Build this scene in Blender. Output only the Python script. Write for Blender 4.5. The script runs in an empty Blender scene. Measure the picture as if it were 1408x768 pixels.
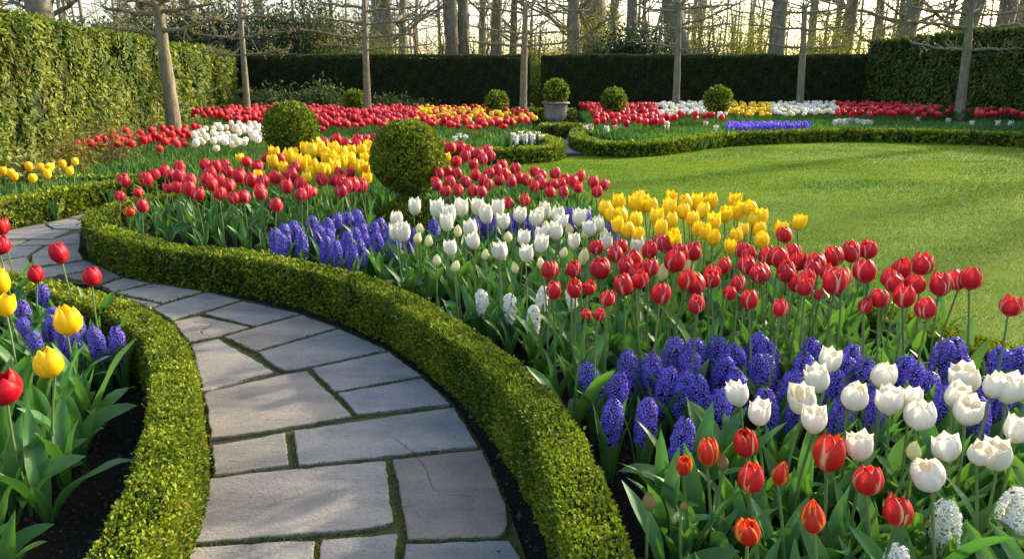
import bpy, math, random
import numpy as np
from mathutils import Vector, Matrix
C = bpy.context.scene
col = C.collection
random.seed(7)
R = np.random.default_rng(11)
# ------------------------------------------------------------------ camera, world, sun
EYE = 1.4; F = 980.0; PITCH = math.radians(15.5)
cam = bpy.data.cameras.new('camera'); camo = bpy.data.objects.new('camera', cam); col.objects.link(camo)
cam.sensor_width = 36; cam.lens = F / 1408 * 36; cam.clip_end = 2000; cam.clip_start = 0.05
camo.location = (0, 0, EYE); camo.rotation_euler = (math.pi/2 - PITCH, 0, 0); C.camera = camo
SUN_EL, SUN_AZ = math.radians(21), math.radians(56)      # azimuth clockwise from +Y
w = bpy.data.worlds.new('World'); C.world = w; w.use_nodes = True
nt = w.node_tree; bg = nt.nodes['Background']
sky = nt.nodes.new('ShaderNodeTexSky'); sky.sky_type = 'NISHITA'; sky.sun_disc = False
sky.sun_elevation = SUN_EL; sky.sun_rotation = SUN_AZ; sky.air_density = 1.0; sky.dust_density = 3.5; sky.ozone_density = 0.3
nt.links.new(sky.outputs[0], bg.inputs[0]); bg.inputs[1].default_value = 0.15
sl = bpy.data.lights.new('sun', 'SUN'); sl.energy = 2.7; sl.angle = math.radians(1.3); sl.color = (1.0, .86, .66)
so = bpy.data.objects.new('sun', sl); col.objects.link(so)
sd = Vector((math.sin(SUN_AZ)*math.cos(SUN_EL), math.cos(SUN_AZ)*math.cos(SUN_EL), math.sin(SUN_EL)))
so.rotation_euler = sd.to_track_quat('Z', 'Y').to_euler()
C.view_settings.view_transform = 'Standard'; C.view_settings.look = 'None'
C.view_settings.exposure = 1.78; C.view_settings.gamma = 1
C.cycles.max_bounces = 6; C.cycles.transparent_max_bounces = 4; C.cycles.use_denoising = True

# ------------------------------------------------------------------ helpers
cp, sp_ = math.cos(PITCH), math.sin(PITCH)
def at(px, py, z=0.0):
    x = (px-704)/F; y = -(py-384)/F
    d = (x, y*sp_ + cp, y*cp - sp_)
    t = (z-EYE)/d[2]
    return np.array((d[0]*t, d[1]*t, z))
def proj(x, y, z):
    dz = z-EYE
    depth = y*cp - dz*sp_
    up = y*sp_ + dz*cp
    return 704+F*x/depth, 384-F*up/depth
def tag(o, label=None, cat=None, group=None, kind=None):
    if label: o['label'] = label
    if cat: o['category'] = cat
    if group: o['group'] = group
    if kind: o['kind'] = kind
    return o
def empty(name, loc=(0,0,0), rz=0, parent=None):
    o = bpy.data.objects.new(name, None); col.objects.link(o); o.location = loc; o.rotation_euler[2] = rz
    o.empty_display_size = .1
    if parent: o.parent = parent
    return o
class M:
    """mesh accumulator: chunks of verts / equal-sized faces / per-vertex uv and colour"""
    def __init__(s): s.V=[]; s.F=[]; s.U=[]; s.K=[]; s.I=[]; s.S=[]; s.n=0
    def add(s, V, Fc, uv=None, colr=(1,1,1), mi=0, smooth=True):
        V = np.asarray(V, float).reshape(-1,3)
        k = len(V)
        s.V.append(V)
        s.U.append(np.zeros((k,2)) if uv is None else np.asarray(uv,float).reshape(-1,2))
        c = np.asarray(colr, float)
        s.K.append(np.broadcast_to(c, (k,3)) if c.ndim == 1 else c)
        if isinstance(Fc, np.ndarray): Fs=[Fc]
        else:
            d = {}
            for f in Fc: d.setdefault(len(f), []).append(f)
            Fs = [np.array(v) for v in d.values()]
        for f in Fs:
            s.F.append(f+s.n); s.I.append(np.full(len(f), mi)); s.S.append(np.full(len(f), smooth))
        s.n += k
        return s
    def mesh(s, name, mats):
        me = bpy.data.meshes.new(name)
        V = np.concatenate(s.V); K = np.concatenate(s.K); U = np.concatenate(s.U)
        loops = np.concatenate([f.ravel() for f in s.F]).astype(np.int32)
        tot = np.concatenate([np.full(len(f), f.shape[1]) for f in s.F]).astype(np.int32)
        start = (np.cumsum(tot)-tot).astype(np.int32)
        me.vertices.add(len(V)); me.vertices.foreach_set('co', V.astype(np.float32).ravel())
        me.loops.add(len(loops)); me.loops.foreach_set('vertex_index', loops)
        me.polygons.add(len(tot)); me.polygons.foreach_set('loop_start', start)
        try: me.polygons.foreach_set('loop_total', tot)
        except Exception: pass
        me.polygons.foreach_set('material_index', np.concatenate(s.I).astype(np.int32))
        me.polygons.foreach_set('use_smooth', np.concatenate(s.S))
        uvl = me.uv_layers.new(name='UVMap'); uvl.data.foreach_set('uv', U[loops].astype(np.float32).ravel())
        ca = me.color_attributes.new(name='Col', type='FLOAT_COLOR', domain='POINT')
        ca.data.foreach_set('color', np.concatenate([K, np.ones((len(K),1))],1).astype(np.float32).ravel())
        for m in mats: me.materials.append(m)
        me.update(calc_edges=True)
        return me
    def build(s, name, mats, parent=None, loc=None):
        if not isinstance(mats, (list,tuple)): mats = [mats]
        o = bpy.data.objects.new(name, s.mesh(name, mats)); col.objects.link(o)
        if parent: o.parent = parent
        if loc is not None: o.location = loc
        return o
def mesh_obj(name, me, parent=None):
    o = bpy.data.objects.new(name, me); col.objects.link(o)
    if parent: o.parent = parent
    return o
def grid_faces(nu, nv, closed=False):
    f = []
    for i in range(nu-1):
        for j in range(nv if closed else nv-1):
            a = i*nv+j; b = i*nv+(j+1)%nv
            f.append((a, b, b+nv, a+nv))
    return np.array(f)
def tube(m, P, r, n=7, colr=(1,1,1), mi=0, cap=True):
    P = np.asarray(P, float); k = len(P)
    r = np.broadcast_to(np.asarray(r,float), (k,))
    T = np.gradient(P, axis=0); T /= np.linalg.norm(T,axis=1)[:,None]+1e-9
    ref = np.array((0.,0,1)) if abs(T[:,2]).mean() < .7 else np.array((0.,1,0))
    A = np.cross(T, ref); A /= np.linalg.norm(A,axis=1)[:,None]+1e-9
    B = np.cross(T, A)
    a = np.linspace(0, 2*np.pi, n, endpoint=False)
    V = P[:,None,:] + r[:,None,None]*(np.cos(a)[None,:,None]*A[:,None,:] + np.sin(a)[None,:,None]*B[:,None,:])
    L = np.concatenate([[0],np.cumsum(np.linalg.norm(np.diff(P,axis=0),axis=1))])
    uv = np.stack(np.broadcast_arrays((a/(2*np.pi))[None,:], L[:,None]),-1)
    m.add(V.reshape(-1,3), grid_faces(k, n, True)[:, ::-1], uv.reshape(-1,2), colr, mi)
    if cap: m.add(V[-1], np.array([list(range(n))]), None, colr, mi)
def lathe(m, prof, n=40, colr=(1,1,1), mi=0, smooth=True):
    prof = np.array(prof, float); a = np.linspace(0,2*np.pi,n,endpoint=False)
    V = np.stack([prof[:,0][:,None]*np.cos(a), prof[:,0][:,None]*np.sin(a), np.broadcast_to(prof[:,1][:,None],(len(prof),n))],-1)
    m.add(V.reshape(-1,3), grid_faces(len(prof), n, True), None, colr, mi, smooth)
def smooth_line(P, it=3):
    P = np.asarray(P,float)
    for _ in range(it):
        Q = [P[0]]
        for a,b in zip(P[:-1],P[1:]): Q += [a*.75+b*.25, a*.25+b*.75]
        Q.append(P[-1]); P = np.array(Q)
    return P
def resample(P, step):
    L = np.concatenate([[0],np.cumsum(np.linalg.norm(np.diff(P,axis=0),axis=1))])
    s = np.linspace(0, L[-1], max(2,int(L[-1]/step)+1))
    return np.stack([np.interp(s, L, P[:,i]) for i in range(P.shape[1])],1), s
def in_poly(P, poly):
    P = np.atleast_2d(P); x,y = P[:,0],P[:,1]; inside = np.zeros(len(P),bool)
    n = len(poly); j = n-1
    for i in range(n):
        xi,yi = poly[i][:2]; xj,yj = poly[j][:2]
        c = ((yi>y)!=(yj>y)) & (x < (xj-xi)*(y-yi)/((yj-yi) if abs(yj-yi)>1e-9 else 1e-9)+xi)
        inside ^= c; j = i
    return inside
def poisson(poly, dmin, tries=4000, nmax=10**6, avoid=()):
    poly = np.array([p[:2] for p in poly]); lo,hi = poly.min(0),poly.max(0)
    cand = R.uniform(lo,hi,(tries,2)); cand = cand[in_poly(cand,poly)]
    cell = {}; out=[]
    def key(p): return (int(p[0]//dmin), int(p[1]//dmin))
    for p in avoid: cell.setdefault(key(p),[]).append(p)
    for p in cand:
        k = key(p); ok=True
        for i in (-1,0,1):
            for j in (-1,0,1):
                for q in cell.get((k[0]+i,k[1]+j),()):
                    if (p[0]-q[0])**2+(p[1]-q[1])**2 < dmin*dmin: ok=False
        if ok:
            cell.setdefault(k,[]).append(p); out.append(p)
            if len(out)>=nmax: break
    return np.array(out)
def vnoise(P, scale, seed=0):
    """cheap smooth 3-D noise in -1..1 from sums of sines"""
    r = np.random.default_rng(seed); s = np.zeros(len(P))
    for k in range(6):
        d = r.normal(size=3); d /= np.linalg.norm(d)
        s += np.sin((P@d)*scale*(.7+.25*k)*2*np.pi + r.uniform(0,6.28))
    return s/3.2
def unit(A): return A/(np.linalg.norm(A,axis=-1,keepdims=True)+1e-9)
# leaf templates: (along, across, normal)
L6 = (np.array([(0,0,0),(.35,.5,.1),(.35,-.5,.1),(.72,.4,.08),(.72,-.4,.08),(1,0,0)],float), np.array([(0,2,4,5),(0,5,3,1)]))
L4 = (np.array([(0,0,0),(.5,.5,.08),(1,0,0),(.5,-.5,.08)],float), np.array([(0,3,2,1)]))
L8 = (np.array([(0,0,0),(.25,.42,.1),(.25,-.42,.1),(.25,0,-.02),(.6,.5,.06),(.6,-.5,.06),(.6,0,-.06),(1,0,-.16)],float),
      np.array([(0,2,5,3),(0,3,4,1),(3,5,7,6),(3,6,7,4)]))
L8 = (L8[0], [(0,2,3),(0,3,1),(3,2,5,6),(1,3,6,4),(6,5,7),(4,6,7)])
def leaves(m, P, D, N, size, aspect, cols, tmpl=L6, mi=0):
    """P points, D long axes, N face normals, size lengths"""
    T, Fc = tmpl; n=len(P)
    size = np.broadcast_to(np.asarray(size,float),(n,))
    D = unit(D); S = unit(np.cross(N, D)); Nn = np.cross(D,S)
    V = P[:,None,:] + size[:,None,None]*(T[None,:,0,None]*D[:,None,:] + aspect*T[None,:,1,None]*S[:,None,:] + T[None,:,2,None]*Nn[:,None,:]*.6)
    k=len(T); off=(np.arange(n)*k)
    uv = np.tile(np.stack([T[:,1]+.5, T[:,0]],1),(n,1))
    cc = np.repeat(np.broadcast_to(cols,(n,3)),k,axis=0)
    if isinstance(Fc,np.ndarray): FL=[Fc]
    else:
        d={}
        for f in Fc: d.setdefault(len(f),[]).append(f)
        FL=[np.array(v) for v in d.values()]
    base=m.n
    m.V.append(V.reshape(-1,3)); m.U.append(uv); m.K.append(cc); m.n += n*k
    for f in FL:
        Fa=(off[:,None,None]+f[None]).reshape(-1,f.shape[1])+base
        m.F.append(Fa); m.I.append(np.full(len(Fa),mi)); m.S.append(np.full(len(Fa),False))
def mixcols(n, A, B, t):
    t = np.clip(t,0,1)[:,None]; return np.asarray(A)*(1-t)+np.asarray(B)*t

# ------------------------------------------------------------------ materials
def newmat(name):
    m = bpy.data.materials.new(name); m.use_nodes=True
    return m, m.node_tree, m.node_tree.nodes['Principled BSDF']
def N(t, kind, **kw):
    n = t.nodes.new('ShaderNode'+kind)
    for k,v in kw.items():
        if k.startswith('i_'):
            key = k[2:]; key = int(key) if key.isdigit() else key.replace('_',' ')
            n.inputs[key].default_value = v
        else: setattr(n,k,v)
    return n
def ramp(t, src, stops):
    r = t.nodes.new('ShaderNodeValToRGB'); e=r.color_ramp.elements
    while len(e)<len(stops): e.new(.5)
    for x,(p,c) in zip(e,stops): x.position=p; x.color=(*c,1) if len(c)==3 else c
    t.links.new(src, r.inputs[0]); return r
def mixc(t, fac, a, b, mode='MIX'):
    n = N(t,'Mix',data_type='RGBA',blend_type=mode)
    def put(sock, v):
        if hasattr(v,'default_value') or isinstance(v,bpy.types.NodeSocket): t.links.new(v,sock)
        elif isinstance(v,(int,float)): sock.default_value=v
        else: sock.default_value=(*v,1)
    put(n.inputs[0],fac); put(n.inputs[6],a); put(n.inputs[7],b); return n.outputs[2]
def mth(t, op, a, b=None, c=None, clamp=False):
    n=N(t,'Math',operation=op); n.use_clamp=clamp
    for i,v in enumerate((a,b,c)):
        if v is None: continue
        if isinstance(v,(int,float)): n.inputs[i].default_value=v
        else: t.links.new(v,n.inputs[i])
    return n.outputs[0]
def add_translucent(m, t, b, colsock, fac, tint=(1,1,1)):
    tr = N(t,'BsdfTranslucent'); mx=N(t,'MixShader'); out=t.nodes['Material Output']
    c2 = mixc(t,1.0,colsock,tint,'MULTIPLY'); t.links.new(c2,tr.inputs[0])
    mx.inputs[0].default_value=fac
    t.links.new(b.outputs[0],mx.inputs[1]); t.links.new(tr.outputs[0],mx.inputs[2]); t.links.new(mx.outputs[0],out.inputs[0])
def foliage_mat(name, rough=.5, trans=.25, spec=.35, tint=(1.15,1.25,.6)):
    m,t,b=newmat(name); a=N(t,'Attribute',attribute_name='Col')
    b.inputs['Roughness'].default_value=rough; b.inputs['Specular IOR Level'].default_value=spec
    t.links.new(a.outputs['Color'],b.inputs['Base Color'])
    add_translucent(m,t,b,a.outputs['Color'],trans,tint); return m
def bump(t,b,h,strength=.3,dist=.01):
    n=N(t,'Bump'); n.inputs['Strength'].default_value=strength; n.inputs['Distance'].default_value=dist
    t.links.new(h,n.inputs['Height']); t.links.new(n.outputs[0],b.inputs['Normal'])
MAT={}
MAT['box']=foliage_mat('box_leaves',.55,.22,.18)
MAT['glossy']=foliage_mat('laurel_leaves',.32,.25,.5)
MAT['laurel']=foliage_mat('cherry_laurel_leaves',.5,.3,.18,(1.2,1.25,.4))
MAT['yew']=foliage_mat('yew_needles',.65,.1,.2)
MAT['young']=foliage_mat('young_leaves',.6,.45,.2)
MAT['turf']=foliage_mat('turf_blades',.8,.4,.05,(1.2,1.15,.35))
MAT['bladeleaf']=foliage_mat('flower_leaves',.5,.3,.35)
MAT['farbloom']=foliage_mat('flower_petals',.5,.3,.2,(1.1,1,1))
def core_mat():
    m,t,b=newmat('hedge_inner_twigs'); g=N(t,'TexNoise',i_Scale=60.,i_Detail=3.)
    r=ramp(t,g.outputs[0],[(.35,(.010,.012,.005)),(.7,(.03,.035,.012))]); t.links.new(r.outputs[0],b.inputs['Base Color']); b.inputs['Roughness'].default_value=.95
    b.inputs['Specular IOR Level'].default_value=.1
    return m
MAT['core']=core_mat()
def tulip_leaf_mat():
    m,t,b=newmat('tulip_leaf'); uv=N(t,'UVMap',uv_map='UVMap'); sx=N(t,'SeparateXYZ'); t.links.new(uv.outputs[0],sx.inputs[0])
    w1=N(t,'TexWave',wave_type='BANDS',bands_direction='X',i_Scale=6.5,i_Distortion=.6); mp=N(t,'Mapping'); mp.inputs['Scale'].default_value=(1,.05,1)
    t.links.new(uv.outputs[0],mp.inputs[0]); t.links.new(mp.outputs[0],w1.inputs[0])
    ns=N(t,'TexNoise',i_Scale=9.,i_Detail=3.); tc=N(t,'TexCoord'); t.links.new(tc.outputs['Object'],ns.inputs[0])
    oi=N(t,'ObjectInfo')
    c1=mixc(t,ns.outputs[0],(.028,.115,.030),(.062,.20,.055))
    c2=mixc(t,mth(t,'MULTIPLY',w1.outputs[0],.22),c1,(.10,.24,.10))
    c3=mixc(t,mth(t,'MULTIPLY',oi.outputs['Random'],.6),c2,(.10,.20,.03))
    e=mth(t,'ABSOLUTE',mth(t,'SUBTRACT',sx.outputs[0],.5)); e2=mth(t,'SMOOTH_MIN',1,mth(t,'MULTIPLY',mth(t,'SUBTRACT',e,.455,clamp=True),14),.01)
    c4=mixc(t,mth(t,'MULTIPLY',e2,.6),c3,(.28,.38,.14))
    t.links.new(c4,b.inputs['Base Color']); b.inputs['Roughness'].default_value=.42; b.inputs['Specular IOR Level'].default_value=.35
    bump(t,b,w1.outputs[0],.15,.002)
    add_translucent(m,t,b,c4,.3,(1.5,1.5,.5)); return m
MAT['tleaf']=tulip_leaf_mat()
def stem_mat():
    m,t,b=newmat('tulip_stem'); oi=N(t,'ObjectInfo'); c=mixc(t,oi.outputs['Random'],(.07,.15,.03),(.14,.20,.06))
    t.links.new(c,b.inputs['Base Color']); b.inputs['Roughness'].default_value=.5; return m
MAT['stem']=stem_mat()
def petal_mat(name, body, body2, edge, edge_lo, edge_hi, base, trans=.3, edge_f=1.0, streak=.25, rough=.38):
    m,t,b=newmat(name); uv=N(t,'UVMap',uv_map='UVMap'); sx=N(t,'SeparateXYZ'); t.links.new(uv.outputs[0],sx.inputs[0])
    mp=N(t,'Mapping'); mp.inputs['Scale'].default_value=(14,.9,1); t.links.new(uv.outputs[0],mp.inputs[0])
    ns=N(t,'TexNoise',i_Scale=1.6,i_Detail=4.); t.links.new(mp.outputs[0],ns.inputs[0])
    oi=N(t,'ObjectInfo')
    c=mixc(t,oi.outputs['Random'],body,body2)
    c=mixc(t,mth(t,'MULTIPLY',ns.outputs[0],streak),c,edge)
    e=mth(t,'ABSOLUTE',mth(t,'MULTIPLY_ADD',sx.outputs[0],2,-1))
    e=mth(t,'ADD',e,mth(t,'MULTIPLY_ADD',ns.outputs[0],.16,-.08))
    mr=N(t,'MapRange',interpolation_type='SMOOTHSTEP'); mr.inputs[1].default_value=edge_lo; mr.inputs[2].default_value=edge_hi; t.links.new(e,mr.inputs[0])
    c=mixc(t,mth(t,'MULTIPLY',mr.outputs[0],edge_f),c,edge)
    mb=N(t,'MapRange',interpolation_type='SMOOTHSTEP'); mb.inputs[1].default_value=.22; mb.inputs[2].default_value=.0; t.links.new(sx.outputs[1],mb.inputs[0])
    c=mixc(t,mth(t,'MULTIPLY',mb.outputs[0],.75),c,base)
    t.links.new(c,b.inputs['Base Color']); b.inputs['Roughness'].default_value=rough; b.inputs['Specular IOR Level'].default_value=.22
    b.inputs['Sheen Weight'].default_value=.0
    bump(t,b,ns.outputs[0],.25,.002)
    add_translucent(m,t,b,c,trans,(1.1,1.0,.9)); return m
MAT['red']=petal_mat('red_petals',(.56,.007,.012),(.50,.007,.024),(.92,.46,.36),.74,.98,(.6,.22,.08),.28,.95,.06)
MAT['rose']=petal_mat('rose_petals',(.60,.010,.020),(.54,.012,.042),(.90,.38,.32),.72,.99,(.7,.35,.2),.28,.75,.06)
MAT['deep']=petal_mat('deep_red_petals',(.54,.005,.012),(.52,.008,.026),(.80,.14,.12),.75,1.05,(.5,.1,.05),.28,.5,.05)
MAT['orange']=petal_mat('flamed_petals',(.56,.008,.010),(.58,.022,.010),(.90,.40,.06),.50,.95,(.75,.30,.05),.28,.95,.10)
MAT['flame']=petal_mat('cream_edged_red_petals',(.54,.006,.012),(.55,.012,.010),(.90,.50,.24),.66,.96,(.7,.3,.1),.28,1.0,.06)
MAT['yellow']=petal_mat('yellow_petals',(.88,.60,.008),(.90,.66,.015),(.92,.74,.06),.7,1.0,(.6,.5,.02),.35,.5,.2)
MAT['white']=petal_mat('white_petals',(.74,.72,.60),(.76,.75,.66),(.78,.77,.72),.6,1.0,(.55,.60,.22),.3,.6,.2)
MAT['cream']=petal_mat('cream_petals',(.82,.76,.36),(.80,.78,.42),(.85,.82,.6),.6,1.0,(.45,.55,.12),.3,.5,.2)
MAT['budm']=petal_mat('bud_petals',(.16,.22,.06),(.30,.16,.07),(.30,.30,.10),.5,1.0,(.10,.18,.04),.2,.5,.3)
def hy_mat(name, a, b2, rim):
    m,t,b=newmat(name); uv=N(t,'UVMap',uv_map='UVMap'); sx=N(t,'SeparateXYZ'); t.links.new(uv.outputs[0],sx.inputs[0])
    at_=N(t,'Attribute',attribute_name='Col'); oi=N(t,'ObjectInfo')
    c=mixc(t,oi.outputs['Random'],a,b2); c=mixc(t,1.0,c,at_.outputs['Color'],'MULTIPLY')
    mr=N(t,'MapRange'); mr.inputs[1].default_value=.5; mr.inputs[2].default_value=1.0; t.links.new(sx.outputs[1],mr.inputs[0])
    c=mixc(t,mth(t,'MULTIPLY',mr.outputs[0],.8),c,rim)
    t.links.new(c,b.inputs['Base Color']); b.inputs['Roughness'].default_value=.45; add_translucent(m,t,b,c,.25,(1,1,1.1)); return m
MAT['hyblue']=hy_mat('blue_florets',(.065,.045,.50),(.10,.055,.52),(.50,.44,.98))
MAT['hywhite']=hy_mat('white_florets',(.86,.85,.74),(.88,.88,.80),(.90,.90,.86))
def bark_mat(name,a,b2,c3,scale=1.):
    m,t,b=newmat(name); tc=N(t,'TexCoord'); mp=N(t,'Mapping'); mp.inputs['Scale'].default_value=(1,1,.35)
    t.links.new(tc.outputs['Object'],mp.inputs[0])
    n1=N(t,'TexNoise',i_Scale=9*scale,i_Detail=6.,i_Roughness=.65); t.links.new(mp.outputs[0],n1.inputs[0])
    n2=N(t,'TexNoise',i_Scale=1.3*scale,i_Detail=3.); t.links.new(tc.outputs['Object'],n2.inputs[0])
    r=ramp(t,n1.outputs[0],[(.3,a),(.65,b2)]); r2=ramp(t,n2.outputs[0],[(.48,(0,0,0)),(.62,(1,1,1))])
    c=mixc(t,mth(t,'MULTIPLY',r2.outputs[0],.6),r.outputs[0],c3)
    t.links.new(c,b.inputs['Base Color']); b.inputs['Roughness'].default_value=.9; b.inputs['Specular IOR Level'].default_value=.2
    bump(t,b,n1.outputs[0],.8,.03); return m
MAT['bark']=bark_mat('lime_bark',(.10,.085,.055),(.26,.22,.15),(.13,.15,.06),1.5)
MAT['barkwood']=bark_mat('woodland_bark',(.10,.085,.062),(.24,.21,.16),(.14,.16,.055),.7)
MAT['twig']=bark_mat('twig_bark',(.07,.05,.03),(.17,.12,.07),(.20,.13,.06),1)
def soil_mat():
    m,t,b=newmat('soil'); tc=N(t,'TexCoord')
    n1=N(t,'TexNoise',i_Scale=35.,i_Detail=8.,i_Roughness=.75); t.links.new(tc.outputs['Object'],n1.inputs[0])
    n2=N(t,'TexVoronoi',i_Scale=55.); t.links.new(tc.outputs['Object'],n2.inputs[0])
    n3=N(t,'TexNoise',i_Scale=1.1,i_Detail=3.); t.links.new(tc.outputs['Object'],n3.inputs[0])
    r=ramp(t,n1.outputs[0],[(.3,(.006,.0045,.004)),(.55,(.018,.013,.010)),(.75,(.038,.029,.022))])
    c=mixc(t,mth(t,'MULTIPLY',n3.outputs[0],.4),r.outputs[0],(.020,.015,.011))
    t.links.new(c,b.inputs['Base Color']); b.inputs['Roughness'].default_value=.95; b.inputs['Specular IOR Level'].default_value=.15
    h=mth(t,'ADD',n1.outputs[0],mth(t,'MULTIPLY',n2.outputs[0],-.6)); bump(t,b,h,1.,.025); return m
MAT['soil']=soil_mat()
def litter_mat():
    m,t,b=newmat('woodland_floor'); tc=N(t,'TexCoord')
    n1=N(t,'TexNoise',i_Scale=6.,i_Detail=8.,i_Roughness=.7); t.links.new(tc.outputs['Object'],n1.inputs[0])
    r=ramp(t,n1.outputs[0],[(.3,(.02,.018,.009)),(.5,(.035,.045,.014)),(.7,(.07,.075,.025))])
    t.links.new(r.outputs[0],b.inputs['Base Color']); b.inputs['Roughness'].default_value=.95; bump(t,b,n1.outputs[0],.8,.06); return m
MAT['litter']=litter_mat()
def lawn_mat():
    m,t,b=newmat('lawn_turf'); tc=N(t,'TexCoord')
    mp=N(t,'Mapping'); mp.inputs['Scale'].default_value=(1,1.6,1); t.links.new(tc.outputs['Object'],mp.inputs[0])
    n1=N(t,'TexNoise',i_Scale=70.,i_Detail=6.,i_Roughness=.7); t.links.new(mp.outputs[0],n1.inputs[0])
    n2=N(t,'TexNoise',i_Scale=2.2,i_Detail=5.); t.links.new(mp.outputs[0],n2.inputs[0])
    r=ramp(t,n1.outputs[0],[(.3,(.050,.11,.006)),(.55,(.10,.185,.010)),(.8,(.16,.24,.016))])
    c=mixc(t,mth(t,'MULTIPLY',n2.outputs[0],.5),r.outputs[0],(.13,.20,.012))
    t.links.new(c,b.inputs['Base Color']); b.inputs['Roughness'].default_value=.8; b.inputs['Specular IOR Level'].default_value=.15
    bump(t,b,n1.outputs[0],.9,.02); return m
MAT['lawn']=lawn_mat()
def stone_mat():
    m,t,b=newmat('flagstone'); tc=N(t,'TexCoord'); a=N(t,'Attribute',attribute_name='Col')
    mp=N(t,'Mapping'); mp.inputs['Scale'].default_value=(.55,2.6,1); mp.inputs['Rotation'].default_value=(0,0,.25); t.links.new(tc.outputs['Object'],mp.inputs[0])
    n1=N(t,'TexNoise',i_Scale=1.8,i_Detail=8.,i_Roughness=.62); t.links.new(mp.outputs[0],n1.inputs[0])
    n2=N(t,'TexNoise',i_Scale=90.,i_Detail=4.); t.links.new(tc.outputs['Object'],n2.inputs[0])
    n3=N(t,'TexNoise',i_Scale=22.,i_Detail=5.,i_Roughness=.7,i_Distortion=1.2); t.links.new(mp.outputs[0],n3.inputs[0])
    n5=N(t,'TexNoise',i_Scale=5.5,i_Detail=6.,i_Roughness=.7); t.links.new(tc.outputs['Object'],n5.inputs[0])
    c=mixc(t,.75,a.outputs['Color'],ramp(t,n1.outputs[0],[(.3,(.45,.48,.54)),(.5,(1,1,1)),(.68,(1.35,1.28,1.12))]).outputs[0],'MULTIPLY')
    c=mixc(t,.6,c,ramp(t,n2.outputs[0],[(.35,(.72,.72,.74)),(.65,(1.18,1.17,1.15))]).outputs[0],'MULTIPLY')
    c=mixc(t,.7,c,ramp(t,n5.outputs[0],[(.32,(.62,.65,.70)),(.5,(1,1,1)),(.66,(1.2,1.14,1.02))]).outputs[0],'MULTIPLY')
    pits=ramp(t,n3.outputs[0],[(.30,(1,1,1)),(.36,(0,0,0))])
    c=mixc(t,mth(t,'MULTIPLY',pits.outputs[0],.7),c,(.05,.05,.045))
    # hairline cracks, only here and there
    wn=N(t,'TexNoise',i_Scale=3.,i_Detail=5.); t.links.new(tc.outputs['Object'],wn.inputs[0])
    wv=mixc(t,.22,tc.outputs['Object'],wn.outputs['Color'])
    vo=N(t,'TexVoronoi',feature='DISTANCE_TO_EDGE',i_Scale=1.7); t.links.new(wv,vo.inputs[0])
    ck=ramp(t,vo.outputs[0],[(.0,(1,1,1)),(.006,(0,0,0))])
    mk=N(t,'TexNoise',i_Scale=1.6,i_Detail=1.); t.links.new(tc.outputs['Object'],mk.inputs[0])
    mk2=ramp(t,mk.outputs[0],[(.53,(0,0,0)),(.60,(1,1,1))])
    cr=mth(t,'MULTIPLY',ck.outputs[0],mk2.outputs[0])
    c=mixc(t,mth(t,'MULTIPLY',cr,.85),c,(.035,.033,.03))
    t.links.new(c,b.inputs['Base Color']); b.inputs['Roughness'].default_value=.72; b.inputs['Specular IOR Level'].default_value=.35
    h=mth(t,'ADD',mth(t,'MULTIPLY',n1.outputs[0],1.6),mth(t,'MULTIPLY',n2.outputs[0],.25)); h=mth(t,'SUBTRACT',h,mth(t,'MULTIPLY',pits.outputs[0],.4)); h=mth(t,'SUBTRACT',h,cr)
    h=mth(t,'ADD',h,mth(t,'MULTIPLY',n5.outputs[0],.5))
    bump(t,b,h,.6,.014); return m
MAT['stone']=stone_mat()
def moss_mat():
    m,t,b=newmat('mossy_joint'); tc=N(t,'TexCoord')
    n1=N(t,'TexNoise',i_Scale=4.,i_Detail=5.); t.links.new(tc.outputs['Object'],n1.inputs[0])
    n2=N(t,'TexNoise',i_Scale=120.,i_Detail=5.); t.links.new(tc.outputs['Object'],n2.inputs[0])
    g=mixc(t,n2.outputs[0],(.02,.03,.006),(.07,.09,.012)); s=mixc(t,n2.outputs[0],(.012,.01,.007),(.06,.05,.035))
    c=mixc(t,ramp(t,n1.outputs[0],[(.42,(0,0,0)),(.54,(1,1,1))]).outputs[0],s,g)
    t.links.new(c,b.inputs['Base Color']); b.inputs['Roughness'].default_value=.95; bump(t,b,n2.outputs[0],1.,.01); return m
MAT['moss']=moss_mat()
def urn_mat():
    m,t,b=newmat('weathered_urn_stone'); tc=N(t,'TexCoord')
    mp=N(t,'Mapping'); mp.inputs['Scale'].default_value=(1,1,.3); t.links.new(tc.outputs['Object'],mp.inputs[0])
    n1=N(t,'TexNoise',i_Scale=9.,i_Detail=6.); t.links.new(mp.outputs[0],n1.inputs[0])
    r=ramp(t,n1.outputs[0],[(.3,(.10,.09,.075)),(.6,(.24,.22,.19)),(.75,(.32,.30,.26))])
    t.links.new(r.outputs[0],b.inputs['Base Color']); b.inputs['Roughness'].default_value=.85; bump(t,b,n1.outputs[0],.5,.02); return m
MAT['urn']=urn_mat()

# ------------------------------------------------------------------ ground, lawn, path
def sheet(name, poly, z, mat, res=None, bumpy=0):
    import bmesh
    bm=bmesh.new(); vs=[bm.verts.new((p[0],p[1],z)) for p in poly]; f=bm.faces.new(vs)
    if f.normal.z<0: f.normal_flip()
    bm.normal_update()
    if f.normal.z<0: f.normal_flip()
    bmesh.ops.triangulate(bm,faces=bm.faces[:])
    me=bpy.data.meshes.new(name); bm.to_mesh(me); bm.free(); me.materials.append(mat)
    o=bpy.data.objects.new(name,me); col.objects.link(o); tag(o,kind='structure'); return o
sheet('ground',[(-600,-300),(600,-300),(600,900),(-600,900)],-.02,MAT['litter'])
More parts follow.
